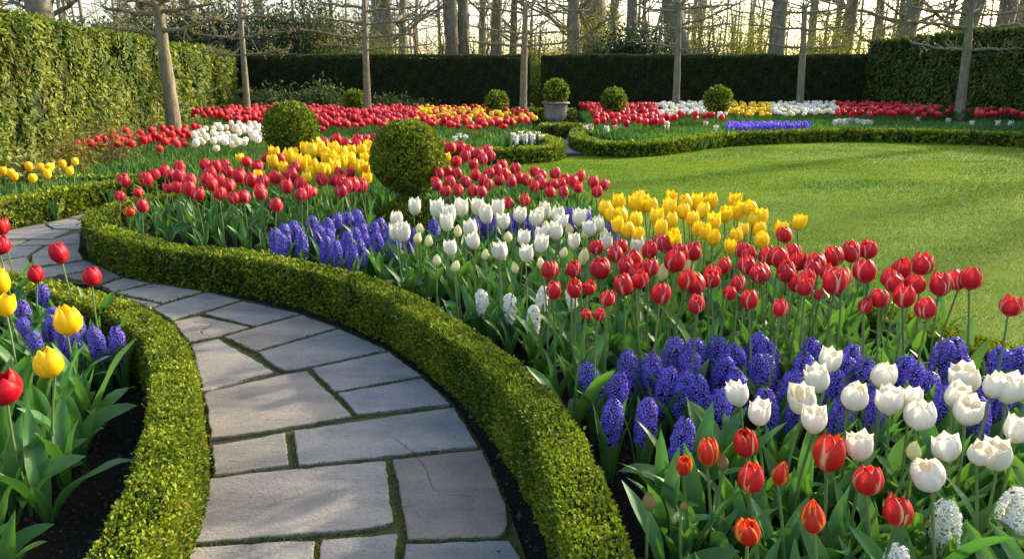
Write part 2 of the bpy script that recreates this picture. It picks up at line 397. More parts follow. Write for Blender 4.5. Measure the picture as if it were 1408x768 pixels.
# worked soil of the garden with a gently uneven surface
gx=np.linspace(-14,18,161); gy=np.linspace(-2,31.5,169); GX,GY=np.meshgrid(gx,gy,indexing='ij')
P3=np.stack([GX.ravel(),GY.ravel(),np.zeros(GX.size)],1)
P3[:,2]=.004+.004*vnoise(P3,.8,3)
sm=M(); sm.add(P3,grid_faces(len(gx),len(gy)),None); so_=sm.build('soil',MAT['soil']); tag(so_,kind='structure')
LB=[(3.6,1.1),(2.75,2.45),(2.3,3.1),(2.15,4.5),(1.5,5.2),(1.2,6.0),(1.15,6.9),(.55,8.1),(0,9.6),(-.5,11),(-.75,12.4),(-.7,13.1)]
LF=[at(690,224)[:2],at(770,219)[:2],at(800,214)[:2],at(860,214)[:2],at(925,211)[:2],at(965,204)[:2],at(1050,197.5)[:2],at(1180,192)[:2],at(1310,195.5)[:2],at(1408,200)[:2],at(1560,212)[:2]]
LAWN=[tuple(p) for p in smooth_line(LB,2)]+[tuple(p) for p in smooth_line(LF,2)]+[(15.5,9),(14,0),(8,-1)]
sheet('lawn',LAWN,.016,MAT['lawn'])
# turf blades
bl=M()
pts=[]
for (d0,d1,dens,wd) in ((1.5,5.2,9000,.0035),(5.2,8.5,4200,.006),(8.5,13,1700,.010),(13,20,700,.016)):
    lo=(-1.5,d0); hi=(14,d1); n=int(dens*(hi[0]-lo[0])*(hi[1]-lo[1]))
    q=R.uniform(lo,hi,(n,2)); r_=np.hypot(q[:,0],q[:,1]); 
    pxx=704+F*q[:,0]/(q[:,1]*cp+EYE*sp_)
    q=q[in_poly(q,LAWN)&(pxx<1800)]; n=len(q)
    h=R.uniform(.010,.024,n)*(1+.4*(wd>.008)); a=R.uniform(0,6.28,n); tl=R.normal(0,.45,(n,2))
    base=np.stack([q[:,0],q[:,1],np.full(n,.014)],1); t_=np.stack([np.cos(a),np.sin(a),np.zeros(n)],1)*wd*.5
    tip=base+np.stack([tl[:,0]*h,tl[:,1]*h,h],1)
    V=np.stack([base-t_,base+t_,tip],1).reshape(-1,3)
    k=np.clip(.5+.35*vnoise(base,.35,5)+.25*vnoise(base,1.7,6)+R.normal(0,.20,n),0,1)
    cc=np.repeat(mixcols(n,(.055,.145,.004),(.18,.265,.008),k),3,0)
    bl.add(V,np.arange(3*n).reshape(-1,3),None,cc,0,False)
g=bl.build('grass',MAT['turf']); tag(g,'short mown green grass covering the open lawn','grass',kind='stuff')

SLABS=[[(248,800),(246,775),(258,752),(434,741),(432,800)],
[(438,741),(547,731),(545,800),(436,800)],
[(555,747),(700,741),(718,765),(732,800),(553,800)],
[(282,668),(288,657),(340,650),(530,632),(543,716),(505,727),(430,733),(259,747)],
[(538,631),(663,617),(681,654),(699,701),(698,730),(688,738),(560,742),(549,685)],
[(289,612),(360,600),(392,594),(399,638),(340,647),(294,654)],
[(402,592),(430,587),(556,569),(624,559),(634,573),(658,612),(530,627),(410,640)],
[(280,540),(360,521),(421,509),(487,571),(400,586),(340,596),(289,603),(283,565)],
[(427,506),(535,483),(581,516),(460,538)],
[(463,540),(582,519),(620,554),(491,570)],
[(262,473),(300,465),(379,511),(340,520),(279,538)],
[(353,484),(466,452),(533,481),(393,510),(372,500)],
[(307,463),(345,451),(415,433),(464,450),(351,482)],
[(237,442),(273,434),(344,449),(302,462),(260,470)],
[(279,431),(333,414),(412,431),(348,448)],
[(208,424),(284,401.5),(331,412),(271,431),(237,440)],
[(158,402.5),(212,390),(281,400.5),(222,416)],
[(158,404.5),(222,418),(207,423)],
[(139,392.5),(169,382),(209,389),(155,401)],
[(-80,376),(38,353),(45,368),(52,384),(-60,392)],
[(42,351.5),(63,338),(111,336),(108,346),(116,357),(46,367)],
[(48,369),(118,358.5),(140,368),(82,378),(55,384)],
[(84,379.5),(142,369),(168,380.5),(136,391)],
[(-90,340),(18,339),(58,337.5),(37,351),(-90,372)],
[(-90,329.5),(37,329.5),(20,337.5),(-90,338.5)],
[(42,330),(70,329.5),(109,319),(111,334.5),(62,336.3),(24,337.7)],
[(-70,333),(0,319),(60,308),(72,315),(95,316),(69,328),(-70,328.4)],
[(62,307.5),(90,301),(117,301),(110,314),(96,315),(74,314)],
[(92,299.5),(132,290),(122,296),(117,300)],
[(134,289),(170,277),(190,278),(150,287)]]
SLABS+=[[(232,802),(432,802),(431,900),(150,900)],[(436,802),(545,802),(543,900),(434,900)],[(553,802),(733,802),(750,900),(550,900)]]
slab_cols=[(.25,.255,.25),(.225,.235,.245),(.20,.215,.235),(.27,.27,.265),(.165,.155,.15),(.27,.265,.25),(.225,.24,.255),(.27,.262,.25),(.22,.23,.245),(.20,.21,.24),(.26,.255,.25),(.215,.23,.25),(.245,.235,.215),(.26,.25,.235),(.215,.225,.24)]
st=M()
def add_slab(m, poly, cc, z0=.0, z1=.032, inset=.001, rough=.0020):
    P=np.array(poly,float)
    a=P; b=np.roll(P,-1,0)
    area=((a[:,0]*b[:,1]-b[:,0]*a[:,1]).sum())/2
    if area<0: P=P[::-1]
    Q=[]; n=len(P)
    for i in range(n):
        p0,p1=P[i],P[(i+1)%n]; L=np.linalg.norm(p1-p0); k=max(2,int(L/.035))
        d=(p1-p0)/L; nn=np.array((-d[1],d[0]))
        for j in range(k):
            t=j/k; off=inset+ R.normal(0,rough)+ (.004 if j==0 else 0)+abs(math.sin((p0[0]+t*L)*7))*.003
            Q.append(p0+d*L*t+nn*off)
    Q=np.array(Q); c=Q.mean(0)
    k=len(Q)
    nxt=np.roll(Q,-1,0); prv=np.roll(Q,1,0); d=unit(nxt-prv); nrm=np.stack([-d[:,1],d[:,0]],1)
    tilt=R.normal(0,.0025,2)
    def ring(off,z): 
        q=Q+nrm*off; return np.concatenate([q,(z+((q-c)@tilt))[:,None]],1)
    V=np.concatenate([ring(0,z0),ring(0,z1-.005),ring(.0025,z1-.0012),ring(.006,z1)])
    fs=[(r*k+i, r*k+(i+1)%k,(r+1)*k+(i+1)%k,(r+1)*k+i) for r in range(3) for i in range(k)]
    m.add(V,fs+[tuple(range(3*k,4*k))],None,cc,0,False)
slab_world=[]
for i,s in enumerate(SLABS):
    wp=[at(px,py,.03)[:2] for px,py in s]; slab_world.append(np.array(wp))
    c=np.array(slab_cols[i] if i<len(slab_cols) else slab_cols[R.integers(len(slab_cols))])*np.array((.97,.91,.82))*R.uniform(.80,.98)
    add_slab(st,wp,c)
# far stretch of paving between the beds, and the hidden walk round the island bed
def strip_slabs(Pts,wid,step=.9):
    L,_=resample(smooth_line(Pts,2),step)
    for i in range(len(L)-1):
        d=unit(L[i+1]-L[i]); nn=np.array((-d[1],d[0]))
        d0=unit(L[min(i+1,len(L)-1)]-L[max(i-1,0)]); d1=unit(L[min(i+2,len(L)-1)]-L[i]); n0=np.array((-d0[1],d0[0])); n1=np.array((-d1[1],d1[0]))
        cut=R.uniform(-.2,.2)*wid
        a0,a1=L[i]-n0*wid/2,L[i+1]-n1*wid/2; b0,b1=L[i]+n0*wid/2,L[i+1]+n1*wid/2; m0,m1=L[i]+n0*cut,L[i+1]+n1*cut
        for q in ([a0,m0,m1,a1],[m0,b0,b1,m1]):
            add_slab(st,q,np.array((.26,.26,.27))*R.uniform(.9,1.08),inset=.006)
strip_slabs([at(800,212)[:2],at(797,203)[:2],at(785,193)[:2],(2.05,18.3),(2.1,20.2),(1.9,22.5),(1.2,26),(.9,30),(.9,36)],1.25)
strip_slabs([(-4.35,7.6),(-4.0,9.0),(-3.4,10.6),(-2.2,12.0),(-1.2,12.6)],.9)
o=st.build('path',MAT['stone']); tag(o,kind='structure')
RE=[(735,800),(700,701),(664,616),(622,553),(535,481.5),(466,450),(412,430),(333,411),(283,399),(211,387.5),(169,380),(118,357),(107,346),(110,330),(112,314),(120,299),(150,288),(190,277)]
LE=[(170,276.5),(132,289),(90,300),(0,318),(-90,336),(-90,395),(55,385.5),(138,393),(158,405),(208,424.5),(236,442),(261,473),(278,539),(282,566),(288,604),(288,613),(293,655),(281,668),(257,749),(244,776),(240,800),(180,900),(760,900)]
sheet('path_joints',[at(px,py,.016)[:2] for px,py in RE+LE],.016,MAT['moss'])
mo=M()
for wp in slab_world:
    n=len(wp)
    for i in range(n):
        p0,p1=wp[i],wp[(i+1)%n]; L=np.linalg.norm(p1-p0); mid=(p0+p1)/2; dist=np.hypot(*mid)
        if dist>7: continue
        k=int(L*900/max(1,dist/2.2)); t=R.uniform(0,1,k)[:,None]
        q=p0+(p1-p0)*t+R.normal(0,.0045,(k,2)); P=np.concatenate([q,np.full((k,1),.022)],1)
        keep=vnoise(P,.55,9)+R.normal(0,.25,k)>-.15; P=P[keep]
        if not len(P): continue
        P[:,2]+=R.uniform(-.004,.007,len(P)); D=R.normal(0,.7,(len(P),3)); D[:,2]=abs(D[:,2])+.3
        leaves(mo,P,D,R.normal(0,1,(len(P),3)),R.uniform(.004,.009,len(P))*max(1,dist/3),.7,mixcols(len(P),(.035,.055,.008),(.15,.18,.02),R.uniform(0,1,len(P))),L4)
o=mo.build('moss',MAT['young']); tag(o,'bright green moss growing in the joints of the stone path','moss',kind='stuff')

# ------------------------------------------------------------------ hedges
GREEN,FRESH_LIT,TAN=(.035,.075,.009),(.245,.30,.018),(.24,.17,.03)  # box greens; the yellow-green also paints sunlight onto the clipped tops
def leaf_cloud(m,P,Nrm,dist,size,rng,ca=GREEN,cb=FRESH_LIT,tan=.06,fresh_lit=.5,tmpl=L6,aspect=.62,clump=1.2,seed=1,mi=0,point=.8,depth=.035,hang=False):
    n=len(P)
    D=Nrm*point+R.normal(0,.75,(n,3)); D[:,2]+=.35
    FN=Nrm+R.normal(0,.7,(n,3))
    if hang:
        D=np.cross(Nrm,R.normal(0,1,(n,3)))*.8+Nrm*R.uniform(.05,.7,(n,1)); D[:,2]-=R.uniform(-.2,1.2,n); FN=Nrm+R.normal(0,.38,(n,3)); FN[:,2]+=.35
    k=fresh_lit+.24*vnoise(P,clump,seed)+.22*vnoise(P,clump*4,seed+1)+R.normal(0,.30,n)
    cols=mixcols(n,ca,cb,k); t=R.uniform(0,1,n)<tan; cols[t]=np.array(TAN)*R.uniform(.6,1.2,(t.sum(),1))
    P=P-Nrm*(R.uniform(0,1,n)**1.5)[:,None]*depth
    st_=(R.uniform(0,1,n)<.07)&(vnoise(P,9,77)>.1); P[st_]+=Nrm[st_]*R.uniform(0,1,(st_.sum(),1))*np.minimum(.03,size*1.5)
    leaves(m,P,D,FN,size*R.uniform(.7,1.25,n),aspect,cols,tmpl,mi)
def box_hedge(name,P2,wd,ht,label,cover=2.4,minsize=.0135,k_size=.0046,cat='hedge',group=None,fresh_lit=.5,tall=False,ends=True,ca=GREEN,cb=FRESH_LIT,tan=.06,mat='box',aspect=.62,tmpl=L6,lump=.015,clump=1.6,hang=False):
    L,s=resample(smooth_line(P2,3),.04 if not tall else .25)
    T=unit(np.gradient(L,axis=0)); Nn=np.stack([-T[:,1],T[:,0]],1)
    tot=s[-1]; per=2*ht+wd
    m=M()
    # dark inner mass
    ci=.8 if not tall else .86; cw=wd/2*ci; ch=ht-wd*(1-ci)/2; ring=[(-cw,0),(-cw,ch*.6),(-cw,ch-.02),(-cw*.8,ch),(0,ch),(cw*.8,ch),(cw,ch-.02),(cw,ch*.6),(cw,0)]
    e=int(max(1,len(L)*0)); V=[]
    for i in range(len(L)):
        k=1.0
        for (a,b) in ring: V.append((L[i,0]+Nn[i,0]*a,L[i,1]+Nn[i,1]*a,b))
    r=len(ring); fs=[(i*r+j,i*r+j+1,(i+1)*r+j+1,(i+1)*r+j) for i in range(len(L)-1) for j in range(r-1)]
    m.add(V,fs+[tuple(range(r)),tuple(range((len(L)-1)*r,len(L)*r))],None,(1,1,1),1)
    # leaves by distance
    step=.25 if not tall else 1.0; nb=int(tot/step)+1
    for b in range(nb):
        s0,s1=b*step,min(tot,(b+1)*step); 
        if s1-s0<1e-4: continue
        c=np.array([np.interp((s0+s1)/2,s,L[:,0]),np.interp((s0+s1)/2,s,L[:,1])]); dist=max(1.2,np.hypot(*c))
        if c[1]<-.8: continue
        size=max(minsize,k_size*dist); dens=cover/(size*size*aspect*.6)
        n=int(dens*(s1-s0)*per)
        ss=R.uniform(s0,s1,n); q=R.uniform(0,per,n); rd=min(.022,wd*.2)
        a=np.where(q<ht,-wd/2,np.where(q<ht+wd,q-ht-wd/2,wd/2)); z=np.where(q<ht,q,np.where(q<ht+wd,ht,per-q))
        nl=np.stack([np.where(q<ht,-1.,np.where(q<ht+wd,0,1.)),np.where((q>=ht)&(q<ht+wd),1.,0)],1)
        # round the shoulders
        ex=np.clip((abs(a)-(wd/2-rd))/rd,0,1); ez=np.clip((z-(ht-rd))/rd,0,1)
        rr=np.sqrt(ex**2+ez**2); f=np.where((ex>0)&(ez>0)&(rr>1),1/np.maximum(rr,1e-6),1)
        a=np.sign(a)*np.where((ex>0)&(ez>0),(wd/2-rd)+ex*f*rd,abs(a)); z=np.where((ex>0)&(ez>0),(ht-rd)+ez*f*rd,z)
        x=np.interp(ss,s,L[:,0]); y=np.interp(ss,s,L[:,1]); nx=np.interp(ss,s,Nn[:,0]); ny=np.interp(ss,s,Nn[:,1])
        P=np.stack([x+nx*a,y+ny*a,z],1); NN=unit(np.stack([nx*(nl[:,0]+np.sign(a)*ex*ez),ny*(nl[:,0]+np.sign(a)*ex*ez),nl[:,1]+ex*ez+.05],1))
        P=P+NN*((lump if tall else .010)*(vnoise(P,1.1 if not tall else .35,21)+.7*vnoise(P,4 if not tall else 1.2,22)))[:,None]
        P[:,2]=np.maximum(P[:,2],.012)
        top_lit=fresh_lit+ (.22*nl[:,1]-.08)  # tops mixed yellower: grazing sunlight painted into the leaf colour
        leaf_cloud(m,P,NN,dist,size,R,ca,cb,tan,top_lit,tmpl,aspect,clump,31,0,.8,min(.05,size*1.6) if not hang else size*.9,hang)
    if ends:
        for sgn,i in ((-1,0),(1,-1)):
            c=L[i]; dist=max(1.2,np.hypot(*c)); size=max(minsize,k_size*dist); n=int(cover/(size*size*aspect*.6)*wd*ht)
            a=R.uniform(-wd/2,wd/2,n); z=R.uniform(.01,ht,n); t3=np.array((T[i,0]*sgn,T[i,1]*sgn,0))
            P=np.stack([c[0]+Nn[i,0]*a,c[1]+Nn[i,1]*a,z],1)+t3*.015; leaf_cloud(m,P,np.tile(t3,(n,1)),dist,size,R,ca,cb,tan,fresh_lit,tmpl,aspect,clump,31)
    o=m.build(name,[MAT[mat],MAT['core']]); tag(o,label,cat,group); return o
def pl(pts,z=.28): return [at(px,py,z)[:2] for px,py in pts]
H=.268
hedA=pl([(838,900),(829,830),(818,768),(797,690),(768,610),(720,532),(660,478),(604,440),(545,404),(455,370),(360,352),(300,345),(234,338),(182,329),(143,316),(124,301),(128,290),(146,282),(175,276),(210,268)])
hA=np.array(hedA); tA=unit(np.gradient(hA,axis=0)); hedA=[tuple(p) for p in hA+.022*np.stack([tA[:,1],-tA[:,0]],1)]
hedA=hedA+[(-3.1,7.6),(-3.2,8.6),(-3.1,9.6)]
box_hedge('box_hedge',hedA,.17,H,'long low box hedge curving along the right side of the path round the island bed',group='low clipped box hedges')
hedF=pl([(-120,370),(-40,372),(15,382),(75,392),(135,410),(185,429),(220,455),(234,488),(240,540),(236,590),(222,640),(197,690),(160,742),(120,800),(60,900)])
box_hedge('box_hedge',hedF,.165,H,'yellow-green low box hedge curving round the near left bed beside the path',group='low clipped box hedges',fresh_lit=.68)
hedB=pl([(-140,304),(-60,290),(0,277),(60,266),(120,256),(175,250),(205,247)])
box_hedge('box_hedge',hedB,.22,H+.02,'low box hedge beyond the path before the few yellow tulips far left',group='low clipped box hedges',fresh_lit=.6)
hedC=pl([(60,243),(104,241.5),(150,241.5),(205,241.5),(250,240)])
box_hedge('box_hedge',hedC,.22,H,'short dark box hedge below the red and white tulip bed on the left',group='low clipped box hedges',fresh_lit=.42)
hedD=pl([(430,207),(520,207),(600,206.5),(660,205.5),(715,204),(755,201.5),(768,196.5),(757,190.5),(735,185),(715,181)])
box_hedge('box_hedge',hedD,.3,H,'low box hedge edging the red and yellow tulip bed left of the far paving',group='low clipped box hedges',fresh_lit=.5)
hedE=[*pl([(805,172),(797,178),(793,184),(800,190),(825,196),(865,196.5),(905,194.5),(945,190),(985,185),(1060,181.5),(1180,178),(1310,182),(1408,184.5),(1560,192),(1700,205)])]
box_hedge('box_hedge',hedE,.3,H,'long low box hedge sweeping round the far side of the lawn',group='low clipped box hedges',fresh_lit=.5)
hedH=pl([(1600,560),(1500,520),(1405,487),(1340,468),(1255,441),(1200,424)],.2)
box_hedge('box_hedge',hedH,.22,.2,'low yellowish box hedge between the front bed and the lawn at the right edge',group='low clipped box hedges',fresh_lit=.7)
urnP=at(761,188)[:2]; urnP=np.array((1.17,19.6))
for (xa,ya,xb,yb,lb) in ((.72,18.15,1.72,18.15,'small square-cut box hedge in front of the stone urn'),(.0,23.6,2.0,23.6,'dark low box hedge behind the stone urn')):
    box_hedge('box_hedge',[(xa,ya),((xa+xb)/2,ya),(xb,yb)],.5,.34 if ya<20 else .5,lb,group='low clipped box hedges',fresh_lit=.5)
# tall hedges
YA,YB=(.014,.028,.010),(.085,.115,.030)  # yew greens; the lighter one also paints the sunlit top edge
def xat(px,y,z=1.4): return (px-704)/F*(y*cp-(z-EYE)*sp_)
box_hedge('yew_hedge',[(xat(312,31.6),31.6),(xat(520,31.6),31.6),(xat(727,31.6),31.6)],1.3,2.42,'tall dark clipped yew hedge left of the gap behind the urn',group='tall dark yew hedges',cover=2.0,k_size=.0021,tall=True,ca=YA,cb=YB,tan=.01,fresh_lit=.4,mat='yew',aspect=.35,tmpl=L4,lump=.04,cat='hedge')
box_hedge('yew_hedge',[(xat(746,31.6),31.6),(xat(950,31.6),31.6),(xat(1215,31.6),31.6)],1.3,2.44,'tall dark clipped yew hedge right of the gap behind the urn',group='tall dark yew hedges',cover=2.0,k_size=.0021,tall=True,ca=YA,cb=YB,tan=.01,fresh_lit=.4,mat='yew',aspect=.35,tmpl=L4,lump=.04,cat='hedge')
box_hedge('laurel_hedge',[(-7.6,4),(-8.6,10),(-9.6,15),(-10.8,22),(-12.0,30.3)],1.3,2.5,'tall sunlit laurel hedge with large glossy leaves along the left side',cover=3.6,minsize=.12,k_size=.0064,tall=True,ca=(.040,.085,.012),cb=(.24,.275,.04),tan=.03,fresh_lit=.45,mat='laurel',aspect=.42,tmpl=L8,lump=.08,clump=.5,hang=True)
box_hedge('hornbeam_hedge',[(15.6,31.0),(15.7,28),(16.0,24),(16.6,18),(17.4,10),(18,3)],1.6,3.0,'tall shaded green leafy hedge closing the right side of the garden',cover=2.6,minsize=.1,k_size=.0042,tall=True,ca=(.025,.055,.012),cb=(.10,.14,.02),tan=.03,fresh_lit=.45,mat='laurel',aspect=.6,tmpl=L8,lump=.05,clump=.6,hang=True)

# ------------------------------------------------------------------ topiary balls, urn
def ball(x,y,zc,r,label,stem=True,group='clipped box balls',squash=1.0,name='topiary_ball'):
    root=empty(name,(x,y,0)); tag(root,label,'topiary',group)
    m=M(); dist=np.hypot(x,y)
    size=max(.014,.0038*dist); n=int(2.6/(size*size*.62*.6)*4*math.pi*r*r)
    d=unit(R.normal(size=(n,3))); P=d*r*np.array((1,1,squash)); P=P+d*(.009*vnoise(P,2.2,4)+.009*vnoise(P,7,5))[:,None]
    leaf_cloud(m,P+np.array((0,0,zc)),d,dist,size,R,GREEN,FRESH_LIT,.05,.52+.08*d[:,2],L6,.62,2,31,0,.7,size*1.6)  # upper leaves slightly yellower, sunlight painted into their colour
    a=np.linspace(0,math.pi,12); core=[(r*.86*math.sin(t),zc-r*.86*squash*math.cos(t)) for t in a]; lathe(m,core,24,(1,1,1),1)
    m.build('crown',[MAT['box'],MAT['core']],root)
    if stem:
        t=M(); tube(t,[(0,0,0),(.012,0,zc*.4),(0,.01,zc-r*.7)],[.035,.028,.026],8); t.build('trunk',MAT['bark'],root)
    return root
ball(xat(557,6.9),6.9,.70,.345,'large clipped box ball on a short trunk standing over the middle of the island bed')
ball(xat(395,9.6),9.6,.80,.345,'clipped box ball behind the yellow tulips at the back of the island bed')
def mound(x,y,rx,h,label):
    m=M(); n=9000; d=unit(R.normal(size=(n,3))); d[:,2]=abs(d[:,2]); P=d*np.array((rx,rx,h)); P+=d*(.02*vnoise(P,2,8))[:,None]
    leaf_cloud(m,P,d,6.7,.024,R,GREEN,FRESH_LIT,.04,.30,L6,.62,2,31); a=np.linspace(0,math.pi/2,7); lathe(m,[(rx*.88*math.sin(t)+.001,h*.88*math.cos(t)) for t in a],20,(1,1,1),1)
    o=m.build('box_mound',[MAT['box'],MAT['core']]); o.location=(x,y,0); tag(o,label,'shrub')
mound(xat(560,6.8),6.75,.37,.33,'low dark box mound at the foot of the large topiary ball')
for px,d,r,zc,lb in ((683,21.5,.33,.80,'small clipped box ball rising from the red and yellow tulips'),(845,20.5,.34,.88,'small clipped box ball among pink and red tulips right of the urn'),(989,20.5,.365,.90,'small clipped box ball between white and yellow tulips'),(486,23,.33,.80,'small clipped box ball just left of a bare espalier trunk')):
    ball(xat(px,d),d,zc,r,lb)
ur=empty('stone_urn',(urnP[0],urnP[1],0)); tag(ur,'weathered grey stone urn on a low plinth holding a clipped box ball','urn')
m=M(); lathe(m,[(.0,.36),(.16,.36),(.22,.40),(.28,.46),(.30,.54),(.315,.80),(.335,.82)],40); 
bowl=m.build('bowl',MAT['urn'],ur)
m=M(); lathe(m,[(.335,.82),(.365,.825),(.372,.85),(.365,.875),(.33,.88),(.30,.875),(.295,.80),(.0,.80)],40); m.build('rim',MAT['urn'],bowl)
m=M(); lathe(m,[(.26,.18),(.26,.24),(.20,.27),(.15,.30),(.15,.33),(.17,.36),(.0,.362)],32); m.build('foot',MAT['urn'],ur)
m=M(); lathe(m,[(.40,0),(.40,.17),(.38,.185),(0,.185)],4); p=m.build('plinth',MAT['urn'],ur); p.rotation_euler[2]=math.pi/4
b_=ball(urnP[0],urnP[1],1.13,.325,'clipped box ball growing in the stone urn',True)

# ------------------------------------------------------------------ trees
def wiggle(p0,p1,n,amp,sag=0):
    t=np.linspace(0,1,n)[:,None]; P=np.asarray(p0)*(1-t)+np.asarray(p1)*t
    o=R.normal(0,amp,(n,3)); o[0]=0; o=np.cumsum(o,0)*.5; o-=t*o[-1]*.5
    P=P+o; P[:,2]+=sag*np.sin(t[:,0]*math.pi); return P
def espalier(x,y,h,rad,tiers,span,label,lean=0,buds=40,bs=.045,deep=0.5,sapr=1.):
    root=empty('espalier_tree',(x,y,0)); tag(root,label,'tree','bare pleached trees along the hedges')
    t=M(); T=np.array([(0,0,0),(lean*.3,.01,h*.35),(lean*.6,0,h*.7),(lean,0,h)]); Tl,_=resample(smooth_line(T,2),.15)
    rr=rad*(1.25-.5*np.linspace(0,1,len(Tl))); rr[:2]*=1.25; rr+=R.normal(0,rad*.04,len(Tl)); tube(t,Tl,rr,12)
    t.build('trunk',MAT['bark'],root)
    c=M(); buds_=[]
    for zt in tiers:
        for sg in (-1,1):
            ln=span*R.uniform(.62,.95); zz=zt+R.uniform(-.08,.08)
            bx=np.interp(zz,[0,h],[0,lean]); e=(bx+sg*ln,R.normal(0,.2*deep),zz+R.uniform(.0,.12))
            P=wiggle((bx,0,zz-.10),e,11,.03,-.02); r0=rad*R.uniform(.28,.40)
            tube(c,P,r0*np.linspace(1,.5,11)+R.uniform(0,.020,11)*(np.arange(11)%2),7)
            for _ in range(20):
                k=R.integers(1,11); q=P[k]; L=R.uniform(.10,.42); d=unit(np.array((sg*R.uniform(-.3,.9),R.normal(0,.6*deep+.15),R.uniform(-.25,1.0))))
                W=wiggle(q,q+d*L,5,.03); tube(c,W,np.linspace(.013,.004,5),4,cap=False)
                for w_ in W[2:]: buds_.append(w_)
                for _2 in range(2):
                    q2=W[R.integers(1,5)]; d2=unit(d+R.normal(0,.7,3)); W2=wiggle(q2,q2+d2*L*.5,4,.02); tube(c,W2,np.linspace(.006,.003,4),3,cap=False); buds_+=list(W2[1:])
            # pollard knuckle at the arm's end
            a=np.linspace(0,math.pi,5)
    for _ in range(10):
        d=unit(np.array((R.normal(0,.9),R.normal(0,.5),R.uniform(.2,1)))); W=wiggle((lean,0,h-.05),np.array((lean,0,h))+d*R.uniform(.4,1.1),6,.05); tube(c,W,np.linspace(rad*.28,.006,6),5); buds_+=list(W[2:])
    B=np.array(buds_); B=B[R.integers(0,len(B),buds*12)]+R.normal(0,.02,(buds*12,3)); n=len(B)
    leaves(c,B,R.normal(0,1,(n,3)),R.normal(0,1,(n,3)),R.uniform(.6,1.2,n)*bs,.5,mixcols(n,(.16,.13,.05),(.30,.30,.08),R.uniform(0,1,n)),L4,1)
    c.build('crown',[MAT['bark'],MAT['young']],root)
    return root
espalier(xat(232,13.8),13.8,2.75,.115,(2.35,2.7,3.0),1.5,'sunlit bare pleached tree in front of the laurel hedge, nearest on the left',-.03,80,.04,1.2)
espalier(xat(336,22),22,3.5,.085,(2.3,2.75,3.2),1.7,'slender bare tree at the corner of the laurel and yew hedges',.08,70,.05,.9)
espalier(xat(503,22.5),22.5,3.75,.10,(2.45,2.75,3.15,3.55),2.1,'bare espalier tree left of the small ball on the left yew hedge',.08,45,.045)
espalier(xat(719,22.5),22.5,3.5,.10,(2.45,2.95,3.4),2.0,'bare espalier tree beside the stone urn',.07,45,.045)
espalier(xat(932,27),27,4.0,.12,(2.65,3.3,3.95),2.3,'bare espalier tree behind the white tulips right of the urn',-.12,45,.045)
espalier(xat(1104,27.5),27.5,4.0,.12,(2.7,3.3,3.9),2.3,'bare espalier tree behind the yellow and white tulips near the yew corner',-.22,45,.045)
espalier(xat(1328,22),22,3.3,.125,(2.35,2.95,3.3),2.0,'bare espalier tree in front of the tall green hedge on the right',-.2,45,.045)
# woodland trees: template trunk and crown copied and scaled
def wood_template(k,fork):
    t=M(); H_=13.; lean=R.normal(0,.5); Tl=wiggle((0,0,0),(lean,R.normal(0,.4),H_),16,.10)
    rr=.42*(1-.72*np.linspace(0,1,16)**1.1); rr[0]*=1.45; rr[1]*=1.08; tube(t,Tl,rr,14)
    c=M(); 
    def branch(p,d,L,r,dep):
        P=wiggle(p,p+d*L,7,L*.035,-L*.03); tube(c,P,np.linspace(r,r*.35,7),6 if dep<1 else 4,cap=False)
        if dep>=3: return
        for _ in range((5,4,3)[dep]):
            q=P[R.integers(2,7)]; dd=unit(d+R.normal(0,.65,3)+np.array((0,0,.15))); branch(q,dd,L*R.uniform(.4,.65),r*.42,dep+1)
    for i in range(11 if fork else 8):
        z=R.uniform(3.2,H_) if i>4 else R.uniform(3.0,6.5); j=np.interp(z,[0,H_],[0,15]); p=np.array([np.interp(j,range(16),Tl[:,a]) for a in range(3)])
        an=R.uniform(0,6.28); d=unit(np.array((math.cos(an),math.sin(an),R.uniform(.0,.9)))); branch(p,d,R.uniform(2.2,4.2),R.uniform(.05,.13),0)
    return t.mesh('trunk',[MAT['barkwood']]),c.mesh('crown',[MAT['barkwood']])
WT=[wood_template(i,i%2) for i in range(5)]
def wood_tree(px,wpx,dist,tilt=0,lab='tall bare woodland tree behind the garden hedges',k=None,x=None,grp='woodland trees beyond the hedges',scz=None):
    k=R.integers(5) if k is None else k
    root=empty('woodland_tree',(xat(px,dist) if x is None else x,dist,-.02),R.uniform(0,6.28)); tag(root,lab,'tree',grp)
    s=wpx/F*dist/2/.36
    tz=scz or R.uniform(.9,1.25)
    a=mesh_obj('trunk',WT[k][0],root); b=mesh_obj('crown',WT[k][1],root)
    for o_ in (a,b): o_.scale=(s,s,tz) if o_ is a else (max(.6,s),max(.6,s),tz)
    if tilt: root.rotation_euler=(0,tilt,root.rotation_euler[2]) if False else (0,tilt,0)
    return root
big=[(76,34,36,0,'thick woodland trunk rising behind the laurel hedge at the far left'),(527,28,40,0,'massive pale woodland trunk behind the left yew hedge'),
(622,17,38,0,'left one of two close upright trunks behind the left yew hedge'),(639,15,38.5,0,'right one of two close upright trunks behind the left yew hedge'),(683,15,42,0,'straight grey trunk left of the espalier by the urn'),(704,10,45,0,'thin upright trunk right beside the espalier by the urn'),
(789,18,40,0,'dark straight trunk above the gap in the yew hedge'),(817,33,46,0,'broad mossy trunk right of the gap in the yew hedge'),(865,15,40,0,'dark trunk rising over the dark evergreen bush'),(945,27,40,-.14,'leaning pale trunk just right of an espalier trunk'),
(1061,20,38,0,'thick dark trunk behind the right yew hedge'),(1158,13,42,0,'slim trunk behind the corner of the right yew hedge'),(1222,24,40,.14,'thick trunk leaning right behind the hedge corner'),(1306,22,36,.05,'pale thick trunk above the tall right hedge'),(1362,22,36,0,'straight thick trunk above the right end of the tall hedge')]
for px,wpx,d,tl,lb in big: wood_tree(px,wpx,d,tl,lb,grp=None)
